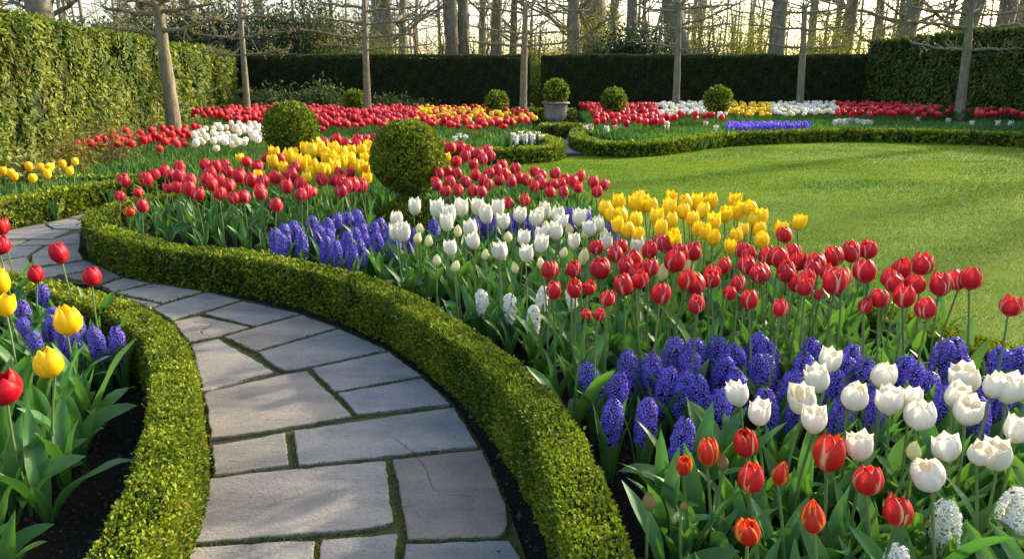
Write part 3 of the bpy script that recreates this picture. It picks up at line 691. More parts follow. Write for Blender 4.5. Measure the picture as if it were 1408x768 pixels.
for i in range(22):
    px=R.uniform(300,1500); wood_tree(px,R.uniform(5,11),R.uniform(44,64),R.normal(0,.04),'slender bare tree deep in the wood beyond the hedges')
for i in range(6): wood_tree(0,R.uniform(14,24),R.uniform(36,48),0,'bare tree in the wood behind the laurel hedge',x=R.uniform(-30,-15))
# saplings and shrubs
def shrub(name,x,y,rx,ry,h,z0,n,size,ca,cb,label,cat='shrub',mat='young',tw=26,aspect=.5,tmpl=L4,group=None,fill=1.,trunk=.03,lobes=9):
    root=empty(name,(x,y,0)); tag(root,label,cat,group)
    s=M(); ends=[]
    for i in range(tw):
        a=R.uniform(0,6.28); rr=R.uniform(.2,1); e=np.array((math.cos(a)*rx*rr,math.sin(a)*ry*rr,z0+(h-z0)*R.uniform(.35,1)*(1-.35*rr)))
        P=wiggle((R.normal(0,.05),R.normal(0,.05),0),e,7,.05*h/2); tube(s,P,np.linspace(trunk,trunk*.18,7),5,cap=False); ends+=list(P[3:])
        for _ in range(3):
            q=P[R.integers(3,7)]; W=wiggle(q,q+unit(R.normal(0,1,3)+np.array((0,0,.5)))*h*.16,4,.03); tube(s,W,np.linspace(trunk*.3,trunk*.1,4),4,cap=False); ends+=list(W)
    s.build('stems',MAT['twig'],root)
    E=np.array(ends); m=M(); Q=E[R.integers(0,len(E),n)]+R.normal(0,1,(n,3))*np.array((rx,ry,h*.6))*.15*fill; Q[:,2]=np.maximum(Q[:,2],.02)
    k=.5+.4*vnoise(Q,.6/max(h,.5)*2,41)+R.normal(0,.2,n)
    D=R.normal(0,1,(n,3)); D[:,2]+=.3
    leaves(m,Q,D,R.normal(0,1,(n,3))+np.array((0,-.3,.8)),R.uniform(.6,1.3,n)*size,aspect,mixcols(n,ca,cb,k),tmpl)
    m.build('foliage',MAT[mat],root); return root
YG1,YG2=(.13,.16,.015),(.34,.36,.05)
for px,d,rx,h,n,lb in ((400,37,3.4,6.2,9000,'dark'),(455,41,3,6.0,9000,'dark'),(260,36,4,5.6,11000,'dark'),(330,35,3,5.,8000,'dark'),(870,36,2.2,4.3,9000,'dark'),(190,38,4,5,9000,'dark')):
    shrub('evergreen_bush',xat(px,d),d,rx,2.0,h,.3,n*2,.19,(.012,.028,.009),(.05,.085,.022),{400:'dark evergreen bush behind the left yew hedge',455:'taller dark green bush left of the massive trunk',260:'wide dark evergreen mass behind the laurel hedge',330:'dark evergreen between the laurel hedge and the yew hedge',870:'dark spiky evergreen bush above the right yew hedge',190:'dark evergreen behind the laurel hedge near the pleached tree'}[px],mat='glossy',aspect=.4,group=None)
for px,d,rx,h,n,lb in ((520,36,1.4,3.9,3500,'bright green bush at the foot of the massive trunk'),(748,35,1.3,3.3,5000,'yellow-green bush filling the gap between the yew hedges'),(738,44,2.4,5,3500,'light green thicket seen above the gap in the yew hedges'),(815,42,2.8,5.8,6000,'yellow-green leafy thicket around the broad mossy trunk'),
   (990,40,2.6,6,5200,'yellow-green thicket right of the leaning trunk'),(1030,44,3,6.4,4200,'pale green thicket behind the espaliers'),(1110,42,2.4,5.2,3800,'pale green thicket left of the hedge corner'),(1180,39,2.4,4.4,4000,'sparse yellowish thicket at the hedge corner'),(1120,37,2.0,4.2,1600,'low thin brown thicket behind the right yew hedge'),
   (450,36,2.2,4.9,3500,'airy light green bush behind the left yew hedge'),(660,46,4,5,3000,'thin green undergrowth behind the left yew hedge'),(590,46,4,4.5,2600,'thin brown undergrowth right of the massive trunk'),(1330,42,4,5,2600,'thin undergrowth above the tall right hedge'),(1270,44,4,5,2600,'thin twiggy undergrowth behind the leaning trunk')):
    shrub('thicket',xat(px,d),d,rx,1.8,h,.5,int(n*2.1),.105,YG1,YG2,lb,'bush',tw=40,fill=1.3,trunk=.035)
for i in range(22):
    d=R.uniform(33.8,46); px=R.uniform(560,1420)
    shrub('sapling',xat(px,d),d,1.3,1.1,R.uniform(5,8),1,260,.06,YG1,YG2,'thin bare sapling at the edge of the wood beyond the hedges','sapling',tw=9,group='thin saplings beyond the hedges',trunk=.05)
# far wood as one mass
fw=M()
for i in range(230):
    d=R.uniform(66,120); x=xat(R.uniform(-150,1600),d); h=R.uniform(9,18); r=R.uniform(.08,.3)
    P=wiggle((x,d,0),(x+R.normal(0,.8),d,h),7,.2); tube(fw,P,np.linspace(r,r*.3,7),5,(1,1,1),0,False)
    for _ in range(14):
        q=P[R.integers(1,7)]; e=q+unit(np.array((R.normal(0,1),R.normal(0,.3),R.uniform(-.1,.8))))*R.uniform(1.5,4); W=wiggle(q,e,5,.2); tube(fw,W,np.linspace(r*.3,.02,5),3,(1,1,1),0,False)
n=16000; d=R.uniform(64,110,n); Q=np.stack([(R.uniform(-200,1650,n)-704)/F*d*cp,d,R.gamma(2.,1.3,n)],1); Q=Q[vnoise(Q,.05,71)>-.5]
n=len(Q); leaves(fw,Q,R.normal(0,1,(n,3)),R.normal(0,1,(n,3)),R.uniform(.15,.35,n),.5,mixcols(n,(.07,.08,.02),(.2,.2,.06),R.uniform(0,1,n)),L4,1)
o=fw.build('far_wood',[MAT['barkwood'],MAT['young']]); tag(o,'distant bare woodland beyond the garden trees','woodland',kind='stuff')
# border shrubs inside the garden
for px,d,r,h,n,sz,ca,cb,mat,lb in (
 (70,9.6,.55,.75,1500,.06,(.10,.09,.02),(.26,.24,.05),'young','brownish twiggy shrub at the foot of the laurel hedge, near the left edge'),
 (130,10.6,.6,.85,1500,.05,(.11,.08,.03),(.26,.21,.08),'young','tan dry-leaved shrub at the foot of the laurel hedge'),
 (128,11.6,.5,1.0,1800,.05,(.10,.09,.02),(.22,.15,.07),'young','pinkish brown rose bush before the laurel hedge, left of the red tulips'),
 (20,8.6,.5,.6,1200,.08,(.12,.14,.03),(.30,.30,.12),'glossy','variegated leafy shrub behind the yellow tulips at the left edge'),
 (196,14.2,.6,.8,1500,.05,(.07,.08,.02),(.20,.15,.05),'young','low twiggy shrub just left of the nearest pleached trunk'),
 (268,15.5,1.0,.75,1800,.05,(.06,.11,.015),(.15,.20,.03),'young','soft green perennial clump behind the white tulips'),
 (360,27.5,1.1,1.35,1500,.14,(.03,.06,.02),(.12,.17,.06),'glossy','rhododendron with pale leaf tips at the laurel corner'),
 (395,27.8,1.0,1.1,1300,.14,(.03,.06,.02),(.10,.15,.06),'glossy','rhododendron low against the left yew hedge'),
 (443,27.6,1.3,1.6,1900,.14,(.03,.06,.02),(.12,.17,.07),'glossy','largest rhododendron against the left yew hedge'),
 (520,27.9,1.2,1.0,1200,.13,(.02,.05,.015),(.08,.12,.04),'glossy','dark low rhododendron right of an espalier trunk'),
 (565,27.9,1.0,.8,900,.12,(.02,.05,.015),(.07,.10,.04),'glossy','small dark evergreen shrub below the left yew hedge'),
 (1290,22.5,1.2,.75,1600,.09,(.02,.05,.015),(.06,.10,.02),'glossy','dark groundcover shrub left of the right espalier trunk')):
    shrub('garden_shrub',xat(px,d),d,r,r*.8,h,.05,n,sz,ca,cb,lb,tw=26,mat='laurel' if mat=='glossy' else mat,aspect=.45,tmpl=L8 if mat=='glossy' else L4,trunk=.012)
# trees off to the right, outside the picture, that break up the low sun
for x,y,wm in ((21.5,13,.5),(24,20,.7),(22.5,24.5,.6),(27,17,.7),(31,26,.8),(25.5,11,.6),(34,20,.8),(29,14.5,.5)):
    wood_tree(0,wm/y*F,y,0,'bare tree standing beyond the tall hedge on the right',x=x,grp='trees beyond the right hedge')
for x,y,rx,h in ((19.6,22.6,1.9,5.6),(20.6,25.6,1.9,6.0),(20.5,16.6,1.3,5.4)):  # unseen evergreens, added to throw shade bands across the lawn
    shrub('evergreen_bush',x,y,rx,1.7,h,.3,9000,.2,(.012,.028,.009),(.05,.085,.022),'unseen dark evergreen added beyond the right hedge to shade the lawn','shrub',mat='glossy',aspect=.4,group='unseen evergreens added for lawn shade')

# ------------------------------------------------------------------ flowers
def interp(tab,t): a=np.array(tab); return np.interp(t,a[:,0],a[:,1])
PROF={'closed':[(0,.10),(.06,.42),(.15,.72),(.33,.98),(.58,1.0),(.78,.88),(.92,.70),(1,.58)],
'cup':[(0,.10),(.06,.40),(.15,.68),(.35,.95),(.55,1.02),(.78,.97),(.93,.97),(1,1.04)],
'slim':[(0,.12),(.06,.45),(.18,.80),(.4,1),(.62,.88),(.82,.60),(1,.18)]}
WIDC=[(0,.55),(.1,.82),(.3,1.0),(.6,1.02),(.8,.92),(.92,.72),(.97,.50),(1,.16)]
WID=[(0,.55),(.1,.85),(.3,1.0),(.55,1.0),(.74,.90),(.88,.64),(.96,.34),(1,.05)]
def bloom_mesh(kind,mat,Rr=.045,Hh=.085,seed=0,nt=11,nu=9,loose=.018,sharp=1.):
    r_=np.random.default_rng(seed); m=M(); T=np.linspace(0,1,nt); Uu=np.linspace(-1,1,nu)
    for layer in (0,1):
        for k in range(3):
            a0=(k*2+layer)*math.pi/3+r_.normal(0,.06); sc=(.90 if layer==0 else 1.02)*r_.uniform(.97,1.03); hh=Hh*r_.uniform(.88,1.05)*(1.02 if layer==0 else .97)
            fl=r_.normal(0,loose)+ (.02 if layer else 0); V=[];UV=[]
            for t in T:
                rad=Rr*sc*interp(PROF[kind],t)*(1+fl*t*t*2.5); wa=interp(WIDC if kind=='cup' else WID,t)*math.radians(58)*(1 if layer else .92)
                for u in Uu:
                    rr=rad*(1+.10*(1-u*u)*math.sin(t*math.pi)-.05*abs(u)**3) - Rr*.035*math.exp(-(u/.16)**2)*math.sin(math.pi*min(1,t*1.05))
                    rr+=Rr*.03*math.sin(u*5+k)*t*t
                    a=a0+u*wa; z=hh*(t - (.05*u*u if kind!='cup' else .07*abs(u)**1.5)*t)+ (0 if kind!='slim' else 0)
                    V.append((rr*math.cos(a),rr*math.sin(a),z)); UV.append(((u+1)/2,t))
            m.add(V,grid_faces(nt,nu),UV)
    return m.mesh('bloom',[mat])
def leaf_mesh(L,W,th0,th1,fold,seed,nt=11,und=.25):
    r_=np.random.default_rng(seed); m=M(); T=np.linspace(0,1,nt); p=np.array((.006,0.,0.)); V=[];UV=[]; tw=r_.normal(0,.5); ph=r_.uniform(0,6)
    wt=[(0,.30),(.12,.55),(.35,.95),(.5,1),(.75,.72),(.9,.34),(1,.01)]
    for i,t in enumerate(T):
        th=th0+(th1-th0)*t**1.6; d=np.array((math.sin(th),0,math.cos(th)));
        if i: p=p+d*L/(nt-1)
        nrm=np.array((-math.cos(th),0,math.sin(th))); side=np.array((0,1.,0)); a=tw*t
        s2=side*math.cos(a)+nrm*math.sin(a); n2=nrm*math.cos(a)-side*math.sin(a)
        w_=W*interp(wt,t)*.5; fo=fold*(1-.75*t)
        for u in (-1,-.5,0,.5,1):
            y=w_*u*math.cos(fo*abs(u)); z=w_*abs(u)*math.sin(fo)+ W*.5*und*abs(u)**2*math.sin(t*9+ph+(1.5 if u>0 else 0))*math.sin(math.pi*t)
            V.append(p+s2*y+n2*z); UV.append(((u+1)/2,t))
    m.add(V,grid_faces(nt,5),UV); return m.mesh('leaf',[MAT['tleaf']])
LEAF=[leaf_mesh(.30,.060,.12,.5,.9,1),leaf_mesh(.34,.062,.18,.9,.8,2),leaf_mesh(.26,.072,.30,1.5,.6,3),leaf_mesh(.30,.052,.1,.35,1.0,4),
      leaf_mesh(.27,.078,.45,1.9,.5,5),leaf_mesh(.32,.055,.2,1.2,.8,6),leaf_mesh(.22,.045,.15,.6,1.,7),leaf_mesh(.36,.070,.25,.8,.7,8)]
def stem_mesh(h,bx,seed,r=.0042):
    m=M(); r_=np.random.default_rng(seed); t=np.linspace(0,1,8); P=np.stack([bx*t**2+.006*np.sin(t*4+seed),.006*np.sin(t*3+seed*2),h*t],1); P[0]=(0,0,0)
    tube(m,P,r*np.linspace(1.15,.9,8),7); return m.mesh('stem',[MAT['stem']]),P[-1]
STEM=[stem_mesh(1.0,.02*k,k+2,.0045) for k in (-2,0,1,2)]     # unit height, scaled in z
def far_bloom(m,p,r,h,c,rng,tilt):
    a=np.arange(6)*math.pi/3+rng.uniform(0,1); V=[]
    for j,(rr,z) in enumerate(((.25,0),(.95,.25),(1.0,.6),(.78,.88))):
        V+=[(r*rr*math.cos(x+j*.2),r*rr*math.sin(x+j*.2),h*z) for x in a]
    V+=[(r*.45*math.cos(x+.5)*.9,r*.45*math.sin(x+.5)*.9,h*1.0) for x in a[::2]]+[(0,0,h*.85)]
    V=np.array(V); V[:,:2]+=V[:,2:3]*np.array(tilt); f=[tuple(x) for x in grid_faces(4,6,True)]
    f+=[(18,19,24),(20,21,25),(22,23,26),(19,20,27,24),(21,22,27,25),(23,18,27,26)]
    cc=np.tile(np.asarray(c),(len(V),1)).copy(); cc[18:27]=np.minimum(cc[18:27]*1.15+np.array((.06,.05,.04)),.9)
    m.add(V+np.asarray(p),f,None,cc,1)
def far_tulip(m,x,y,h,r,c,rng):
    t=rng.normal(0,.03,2)
    tube(m,[(x,y,0),(x+t[0]*.5,y+t[1]*.5,h*.5),(x+t[0],y+t[1],h)],[.006,.005,.005],4,(.10,.17,.04),0,False)
    k=5; a=rng.uniform(0,6.28,k); P=np.tile((x,y,.0),(k,1))+rng.normal(0,.02,(k,3))*np.array((1,1,0))
    D=np.stack([np.cos(a)*.38,np.sin(a)*.38,np.ones(k)],1); NN=np.stack([-np.cos(a),-np.sin(a),np.full(k,.4)],1)
    leaves(m,P,D,NN,rng.uniform(.26,.40,k),.15,mixcols(k,(.045,.13,.035),(.13,.26,.055),rng.uniform(0,1,k)),L6,0)
    far_bloom(m,(x+t[0],y+t[1],h-.01),r,r*2.2,c,rng,(t*.5))
RED,PINK,DRED=(.56,.012,.025),(.62,.05,.07),(.45,.01,.03)
FC={'red':[RED,RED,PINK,(.66,.03,.04),DRED],'yellow':[(.87,.58,.01),(.88,.64,.02),(.85,.50,.01)],'white':[(.80,.78,.66),(.84,.82,.74),(.80,.76,.56)],'orange':[(.80,.30,.02),(.75,.12,.02)]}
FARM={}
for cn,cl in FC.items():
    FARM[cn]=[]
    for i in range(6):
        m=M(); far_tulip(m,0,0,.5,.052,cl[i%len(cl)],R); FARM[cn].append(m.mesh('tulip',[MAT['bladeleaf'],MAT['farbloom']]))
# floret spikes
def floret_template():
    V=[];UV=[];f=[]
    for k in range(6):
        a=k*math.pi/3; c,s=math.cos(a),math.sin(a); b=len(V)
        for (r,w_,z) in ((.10,.08,-.25),(.55,.20,.38),(1.0,.03,.05)):
            for sg in (-1,1): V.append((r*c-w_*sg*s,r*s+w_*sg*c,z)); UV.append((.5+sg*.5,r))
        f+=[(b,b+1,b+3,b+2),(b+2,b+3,b+5,b+4)]
    return np.array(V),np.array(UV),np.array(f)
FV,FU,FF=floret_template()
def spike_mesh(mat,H_,Rr,nfl,fs,seed,core=(.22,.22,.3)):
    r_=np.random.default_rng(seed); m=M(); 
    lathe(m,[(.001,-.02),(Rr*.35,.0),(Rr*.42,H_*.3),(Rr*.4,H_*.7),(Rr*.2,H_*.95),(.001,H_)],8,core,0)
    for i in range(nfl):
        t=(i+.5)/nfl; a=i*2.39996+r_.normal(0,.15); env=Rr*math.sqrt(max(.05,1-abs(2*t-.9)**3.2/1.4)); z=H_*t
        n=np.array((math.cos(a),math.sin(a),.15+1.3*max(0,t-.78)*4+r_.normal(0,.15))); n/=np.linalg.norm(n)
        A=np.cross(n,(0,0,1.)); A/=np.linalg.norm(A); B=np.cross(n,A); ro=r_.uniform(0,1.05); A,B=A*math.cos(ro)+B*math.sin(ro),B*math.cos(ro)-A*math.sin(ro)
        s=fs*r_.uniform(.8,1.15)*(1-.35*max(0,t-.8)*4); q=np.array((math.cos(a)*env*.84,math.sin(a)*env*.84,z))+r_.normal(0,.002,3)
        V=q+s*(FV[:,:1]*A+FV[:,1:2]*B+FV[:,2:]*n); cc=np.array((1,1,1))*(r_.uniform(.6,1.3) if core[0]<.3 else r_.uniform(.9,1.05))
        m.add(V,FF,FU,cc)
    return m.mesh('flower_spike',[mat])
HYB=[spike_mesh(MAT['hyblue'],.15,.040,92,.0138,s,(.10,.10,.16)) for s in range(4)]
HYW=[spike_mesh(MAT['hywhite'],.15,.037,72,.0165,s+9,(.6,.62,.5)) for s in range(3)]
def strap_mesh(L,W,th1,seed):
    m=M(); T=np.linspace(0,1,8); p=np.array((.012,0.,0.)); V=[];UV=[]
    for i,t in enumerate(T):
        th=.12+(th1-.12)*t**1.5; d=np.array((math.sin(th),0,math.cos(th))); 
        if i: p=p+d*L/7
        w_=W*.5*min(1,(1-t)*3.2+.05); nn=np.array((-math.cos(th),0,math.sin(th)))
        for u in (-1,0,1): V.append(p+np.array((0,1,0))*w_*u+nn*abs(u)*w_*.5); UV.append(((u+1)/2,t))
    m.add(V,grid_faces(8,3),UV); return m.mesh('leaf',[MAT['tleaf']])
STRAP=[strap_mesh(.20,.020,.5,1),strap_mesh(.22,.022,.9,2),strap_mesh(.17,.018,.3,3)]
HSTEM=(lambda m:(tube(m,[(0,0,0),(0,.002,.5),(0,0,1)],[.007,.0065,.006],7),m.mesh('stem',[MAT['stem']]))[1])(M())
def mk(name,me,parent,loc,rot,sc):
    o=bpy.data.objects.new(name,me); col.objects.link(o); o.parent=parent; o.location=loc; o.rotation_euler=rot; o.scale=sc if isinstance(sc,tuple) else (sc,)*3; return o
DIM={}
def dims(me):
    if me.name not in DIM:
        v=np.zeros(len(me.vertices)*3); me.vertices.foreach_get('co',v); v=v.reshape(-1,3); rr=np.hypot(v[:,0],v[:,1]); DIM[me.name]=(2*np.percentile(rr,93),np.ptp(v[:,2]))
    return DIM[me.name]
def make_tulip(name,x,y,h,blooms,bw,label,group,nleaf=3,leafs=1.,tilt=.12,hfac=1.,ncat='tulip'):
    root=empty(name,(x,y,.0)); tag(root,label,ncat,group)
    k=random.randrange(4); sm_,tip=STEM[k]; rz=random.uniform(0,6.28)
    mk('stem',sm_,root,(0,0,0),(0,0,rz),(1,1,h-.01))
    tx,ty=tip[0]*math.cos(rz),tip[0]*math.sin(rz)
    bl_=random.choice(blooms); dw,dh=dims(bl_); s=bw/dw; zs=s*dw/dh*hfac*1.08*random.uniform(.93,1.07)
    # keep the flower over the wanted spot
    for ch in root.children: ch.location=(-tx,-ty,0)
    mk('bloom',bl_,root,(0,0,h-.012),(random.gauss(0,tilt*1.25),random.gauss(0,tilt*1.25),random.uniform(0,6.28)),(s*random.uniform(.95,1.05),s*random.uniform(.95,1.05),zs))
    a=random.uniform(0,6.28)
    for i in range(nleaf):
        mk('leaf',random.choice(LEAF),root,(-tx,-ty,.0+.02*i),(0,0,a+i*2.3+random.uniform(-.4,.4)),(leafs*random.uniform(.8,1.1)*h/.5)*(1 if i<2 else .85))
    return root
def leafy(x,y,s,label,group,n=4):
    root=empty('tulip_plant',(x,y,0)); tag(root,label,'tulip plant',group); a=random.uniform(0,6.28)
    for i in range(n): mk('leaf',random.choice(LEAF),root,(0,0,0),(0,0,a+i*6.28/n+random.uniform(-.4,.4)),s*random.uniform(.75,1.15))
def hyacinth(x,y,zc,spikes,s,label,group,name='blue_hyacinth',hs=1.):
    """zc = height of the spike's middle"""
    root=empty(name,(x,y,0)); tag(root,label,'hyacinth',group); L=.15*s*hs; z0=max(.05,zc-L/2)
    tl=(random.gauss(0,.10),random.gauss(0,.10),random.uniform(0,6.28))
    mk('stem',HSTEM,root,(0,0,0),(0,0,0),(1,1,z0+.03)); mk('flower_spike',random.choice(spikes),root,(0,0,z0),tl,(s,s,s*hs))
    a=random.uniform(0,6.28)
    for i in range(4): mk('leaf',random.choice(STRAP),root,(0,0,0),(0,0,a+i*1.6+random.uniform(-.3,.3)),random.uniform(.95,1.3)*(zc+.02)/.2)
mkb=lambda kind,mat,Rr,Hh,n,**k:[bloom_mesh(kind,MAT[mat],Rr,Hh,seed=i*7+len(kind),**k) for i in range(n)]
B={'red':mkb('closed','red',.047,.112,5),'rose':mkb('closed','rose',.046,.112,4,nt=8,nu=5),'deep':mkb('closed','deep',.045,.122,3),'orange':mkb('slim','orange',.044,.128,3)+mkb('closed','orange',.044,.122,2),
'white':mkb('cup','white',.044,.108,4,loose=.03)+mkb('closed','white',.045,.108,1,loose=.03),'flame':mkb('closed','flame',.045,.112,3),'yellow':mkb('cup','yellow',.043,.122,3,loose=.02)+mkb('closed','yellow',.045,.118,2),'cream':mkb('slim','cream',.034,.085,3),'bud':mkb('slim','budm',.022,.075,2)}
def bx(px,py,h): p=at(px,py,h+.042); return p[0],p[1]
ALL=[]
def put(name,px,py,h,w_px,kind,label,group=None,nleaf=3,leafs=1.,tilt=.12,hfac=1.,ncat='tulip'):
    h=h+random.gauss(0,.012); x,y=bx(px,py,h); ALL.append((x,y)); depth=y*cp+(EYE-h)*sp_; bw=w_px/F*depth
    return make_tulip(name,x,y,h,B[kind] if isinstance(kind,str) else kind,bw,label,group,nleaf,leafs,tilt,hfac,ncat)
# --- front flamed tulips
for px,py,w_,kd,lb in ((940,627,22,'orange','small orange-red tulip at the left end of the front group, before a blue hyacinth'),(975,617,28,'orange','orange-red flamed tulip left of the brown bud'),(1027,604,32,'flame','taller red tulip right of the brown bud'),
 (1032,651,34,'flame','red tulip with pale stripes directly below the taller red one'),(1030,718,33,'orange','lowest orange flamed tulip of the front group'),(1138,623,42,'flame','largest red tulip with white petal edges, left of a white one'),(1193,654,39,'flame','red tulip with orange stripes below a white tulip'),
 (1237,697,38,'flame','red and orange striped tulip nearest the white hyacinths'),(1121,704,31,'orange','narrow orange-striped tulip between the lowest and the striped ones'),(1071,641,23,'orange','small closed orange tulip between two clumps of red ones')):
    put('red_tulip',px,py,.40,w_,kd,lb,None,4,.95,.10,1.45 if w_<33 and kd=='orange' else 1.2)
for px,py,w_,lb in ((997,623,15,'brownish closed bud between the orange-red tulips'),(894,676,17,'green closed bud low beside the dark soil'),(940,677,9,'tiny reddish bud below the small orange tulip')):
    put('tulip_bud',px,py,.34,w_*1.0,'bud',lb,None,2,.8,.08,1.75,'tulip bud')
put('yellow_tulip',1259,609,.36,18,'cream','small yellow-green opening tulip among the front white ones',None,2,hfac=1.5)
# --- front whites
W1=[(1138,491,33),(1128,519,36),(1107,544,39),(1122,572,37),(1213,514,36),(1171,540,37),(1224,549,40),(1255,541,32),(1265,569,42),(1332,521,40),(1311,537,36),(1329,560,41),(1365,525,33),(1387,533,42),(1020,537,33),(1044,561,34),(1186,609,38),(1284,646,46),(1309,610,38),(1346,611,32),(1374,621,44),(1398,585,40),(1412,533,36)]
for px,py,w_ in W1: put('white_tulip',px,py,.42,w_*.93,'white','large white cup-shaped tulip in the front drift among the blue hyacinths','white tulips in the front right drift',3,.95,.16,1.14)
# --- red drift
R1=[(819,337,20),(846,347,22),(853,335,20),(893,341,21),(905,330,20),(919,335,22),(954,345,23),(935,349,24),(926,360,30),(860,362,22),(872,356,23),(876,374,25),(827,369,28),(788,366,20),(756,369,24),(996,362,21),(976,373,23),(1021,341,20),(1028,362,24),(1031,347,20),(1044,373,23),(761,395,22),(791,392,23),(808,388,18),(834,404,21),(806,421,15),(822,422,15),(860,390,26),(877,380,23),(906,401,28),(941,382,24),(962,388,25),(958,413,23),(978,379,24),(1031,408,24),(1015,384,20),(1056,352,24),(1071,354,26),(1091,345,22),(1095,358,24),(1083,367,22),(1126,358,23),(1116,367,24),(1048,373,24),(1150,352,25),(1173,347,26),(1194,341,24),(1189,374,30),(1235,367,26),(1266,364,29),(1082,372,24),(1104,389,25),(1094,384,22),(1125,395,14),(1147,389,31),(1158,380,26),(1190,413,19),(1210,405,25),(1232,387,25),(1257,387,26),(1244,406,29),(1276,420,27),(1071,417,21),(1110,378,22),(1135,370,22),(1222,378,22),(893,365,22),(1003,395,18)]
for px,py,w_ in R1: put('red_tulip',px,py,.54,w_,'red','red tulip with pale petal edges in the drift between white tulips and lawn','red tulips in the right-hand drift',3,1.,.12,1.15)
for px,py,w_,lb in ((1389,416,28,'lone red tulip leaning out over the lawn at the right edge'),(1295,391,29,'red tulip just left of the tall joined pair by the lawn'),(1320,383,27,'left flower of the tall joined red pair against the lawn'),(1335,382,28,'right flower of the tall joined red pair against the lawn'),(1084,321,21,'single red tulip standing between the last two yellow tulips')):
    put('red_tulip',px,py,.55,w_,'red',lb,None,3,1.,.1,1.15)
# --- yellow drift
Y1=[(832,286),(851,280),(842,295),(857,297),(851,308),(872,302),(866,314),(876,321),(881,274),(875,283),(887,282),(897,283),(902,298),(922,274),(920,287),(923,302),(940,291),(946,280),(956,280),(966,289),(979,278),(982,306),(958,313),(952,301),(971,318),(980,323),(997,295),(1009,279),(1014,293),(1014,321),(1032,287),(1034,302),(1047,300),(1021,315),(1004,336),(1043,315),(1047,328),(922,323),(927,331),(908,312)]
for px,py in Y1: put('yellow_tulip',px,py,.54,random.uniform(16.5,19.5),'yellow','bright yellow tulip in the drift standing against the lawn','yellow tulips in the drift beside the lawn',3,.95,.1,1.28)
for px,py,lb in ((1071,313,'yellow tulip left of the lone red one at the right end of the yellow drift'),(1097,305,'rightmost yellow tulip standing clear against the lawn')): put('yellow_tulip',px,py,.54,18.5,'yellow',lb,None,3,.95,.1,1.28)
# --- mid whites
W2=[(544,300),(569,286),(602,291),(633,288),(619,297),(615,308),(555,321),(543,319),(620,339),(659,288),(670,298),(684,289),(693,305),(653,330),(685,344),(714,296),(736,301),(749,292),(766,296),(768,305),(766,319),(796,300),(820,309),(812,314),(719,326),(741,335),(743,323),(789,331),(724,347),(690,345),(876,338),(833,331),(648,315)]
W3=[(572,323),(589,328),(629,315),(624,360),(667,345),(751,309),(784,313),(831,318),(773,342),(699,322),(805,318),(709,362),(600,352),(745,357),(578,311)]
for px,py in W2: put('white_tulip',px,py,.48,random.uniform(17.5,20.5),'white','white tulip in the middle drift right of the large topiary ball','white tulips in the middle drift',4,1.05,.1,1.3)
for px,py in W3: put('white_tulip',px,py,.44,11,'cream','small creamy bud-shaped tulip in the middle white drift','white tulips in the middle drift',2,.9,.1,1.5)
for px,py in ((909,372),(946,365),(800,352)): put('white_tulip',px,py,.44,14,B['cream'],'pale lily-shaped tulip glimpsed behind the red drift','pale tulips behind the red drift',2,hfac=1.9)
# --- left bed
for px,py,w_,kd,h,lb in ((84,349,24,'deep',.50,'tall red tulip leaning over the left hedge, highest of three'),(48,375,20,'deep',.46,'small red tulip left of the tall one above the left hedge'),(124,379,23,'deep',.47,'red tulip right of the tall one, above the left hedge'),(1,312,20,'deep',.5,'upper red tulip cut by the left edge'),(-1,337,22,'deep',.5,'lower red tulip cut by the left edge'),
 (92,443,34,'yellow',.44,'upper of the two big yellow tulips over the left hyacinths'),(72,498,36,'yellow',.42,'lower of the two big yellow tulips, among broad leaves'),(2,389,28,'yellow',.48,'upper yellow tulip at the left edge'),(4,419,26,'yellow',.46,'lower yellow tulip at the left edge'),(6,535,44,'deep',.42,'large red-pink tulip cut by the left edge')):
    put('yellow_tulip' if kd=='yellow' else 'red_tulip',px,py,h,w_,kd,lb,None,4,.95,.08,1.2)
# --- main bed reds and yellows
R2=[(172,250),(202,249),(195,283),(213,240),(225,236),(231,240),(249,231),(245,246),(241,258),(262,249),(260,262),(269,267),(280,248),(292,255),(284,229),(297,232),(290,241),(301,250),(301,266),(315,257),(310,227),(316,237),(323,272),(328,245),(335,271),(345,250),(357,263),(341,224),(353,231),(362,252),(360,266),(378,246),(392,258),(401,245),(410,254),(414,268),(422,264),(379,282),(443,248),(460,249),(470,253),(478,256),(487,256),(496,257),(469,263),(482,239),(466,239),(406,233),(387,220),(446,201),(462,197),(478,201),(491,196),(504,196),(492,203),(517,196),(600,250),(603,254),(604,240),(617,237),(629,240),(620,252),(632,261),(642,250),(652,242),(662,248),(671,254),(663,263),(651,227),(624,224),(672,239),(682,235),(686,248),(692,229),(698,239),(621,206),(611,206),(634,206),(646,210),(638,218),(658,216),(665,221),(668,210),(675,216),(709,233),(704,250),(715,245),(725,248),(737,237),(745,253),(747,241),(742,246),(763,239),(769,252),(759,255),(758,263),(778,246),(786,250),(776,263),(795,257),(797,244),(815,251),(829,254),(820,263),(721,274),(700,278),(693,240),(732,256),(650,262),(612,262)]
for px,py in R2: put('red_tulip',px,py,.50,(random.uniform(16,18.5) if py>240 else random.uniform(13.5,16)) if px<560 else random.uniform(13.5,15.5),'rose','rosy red tulip in the broad drift around the topiary balls' ,'rosy red tulips in the island bed',3,1.05,.1,1.18)
for px,py,lb in ((164,268,'pink tulip furthest left in the island bed'),(190,263,'small deep pink tulip near the left tip of the island bed'),(232,258,'faded pink tulip near the left tip of the island bed'),(430,261,'dark pink tulip left of the second red row'),(366,218,'purple-pink tulip just below the rear topiary ball')): put('pink_tulip',px,py,.46,14,'rose',lb,None,3)
put('orange_tulip',177,289,.40,15,'orange','faded orange tulip hanging low at the left tip of the island bed'); put('orange_tulip',354,240,.5,13,'yellow','orange-yellow tulip alone among the rosy red ones')
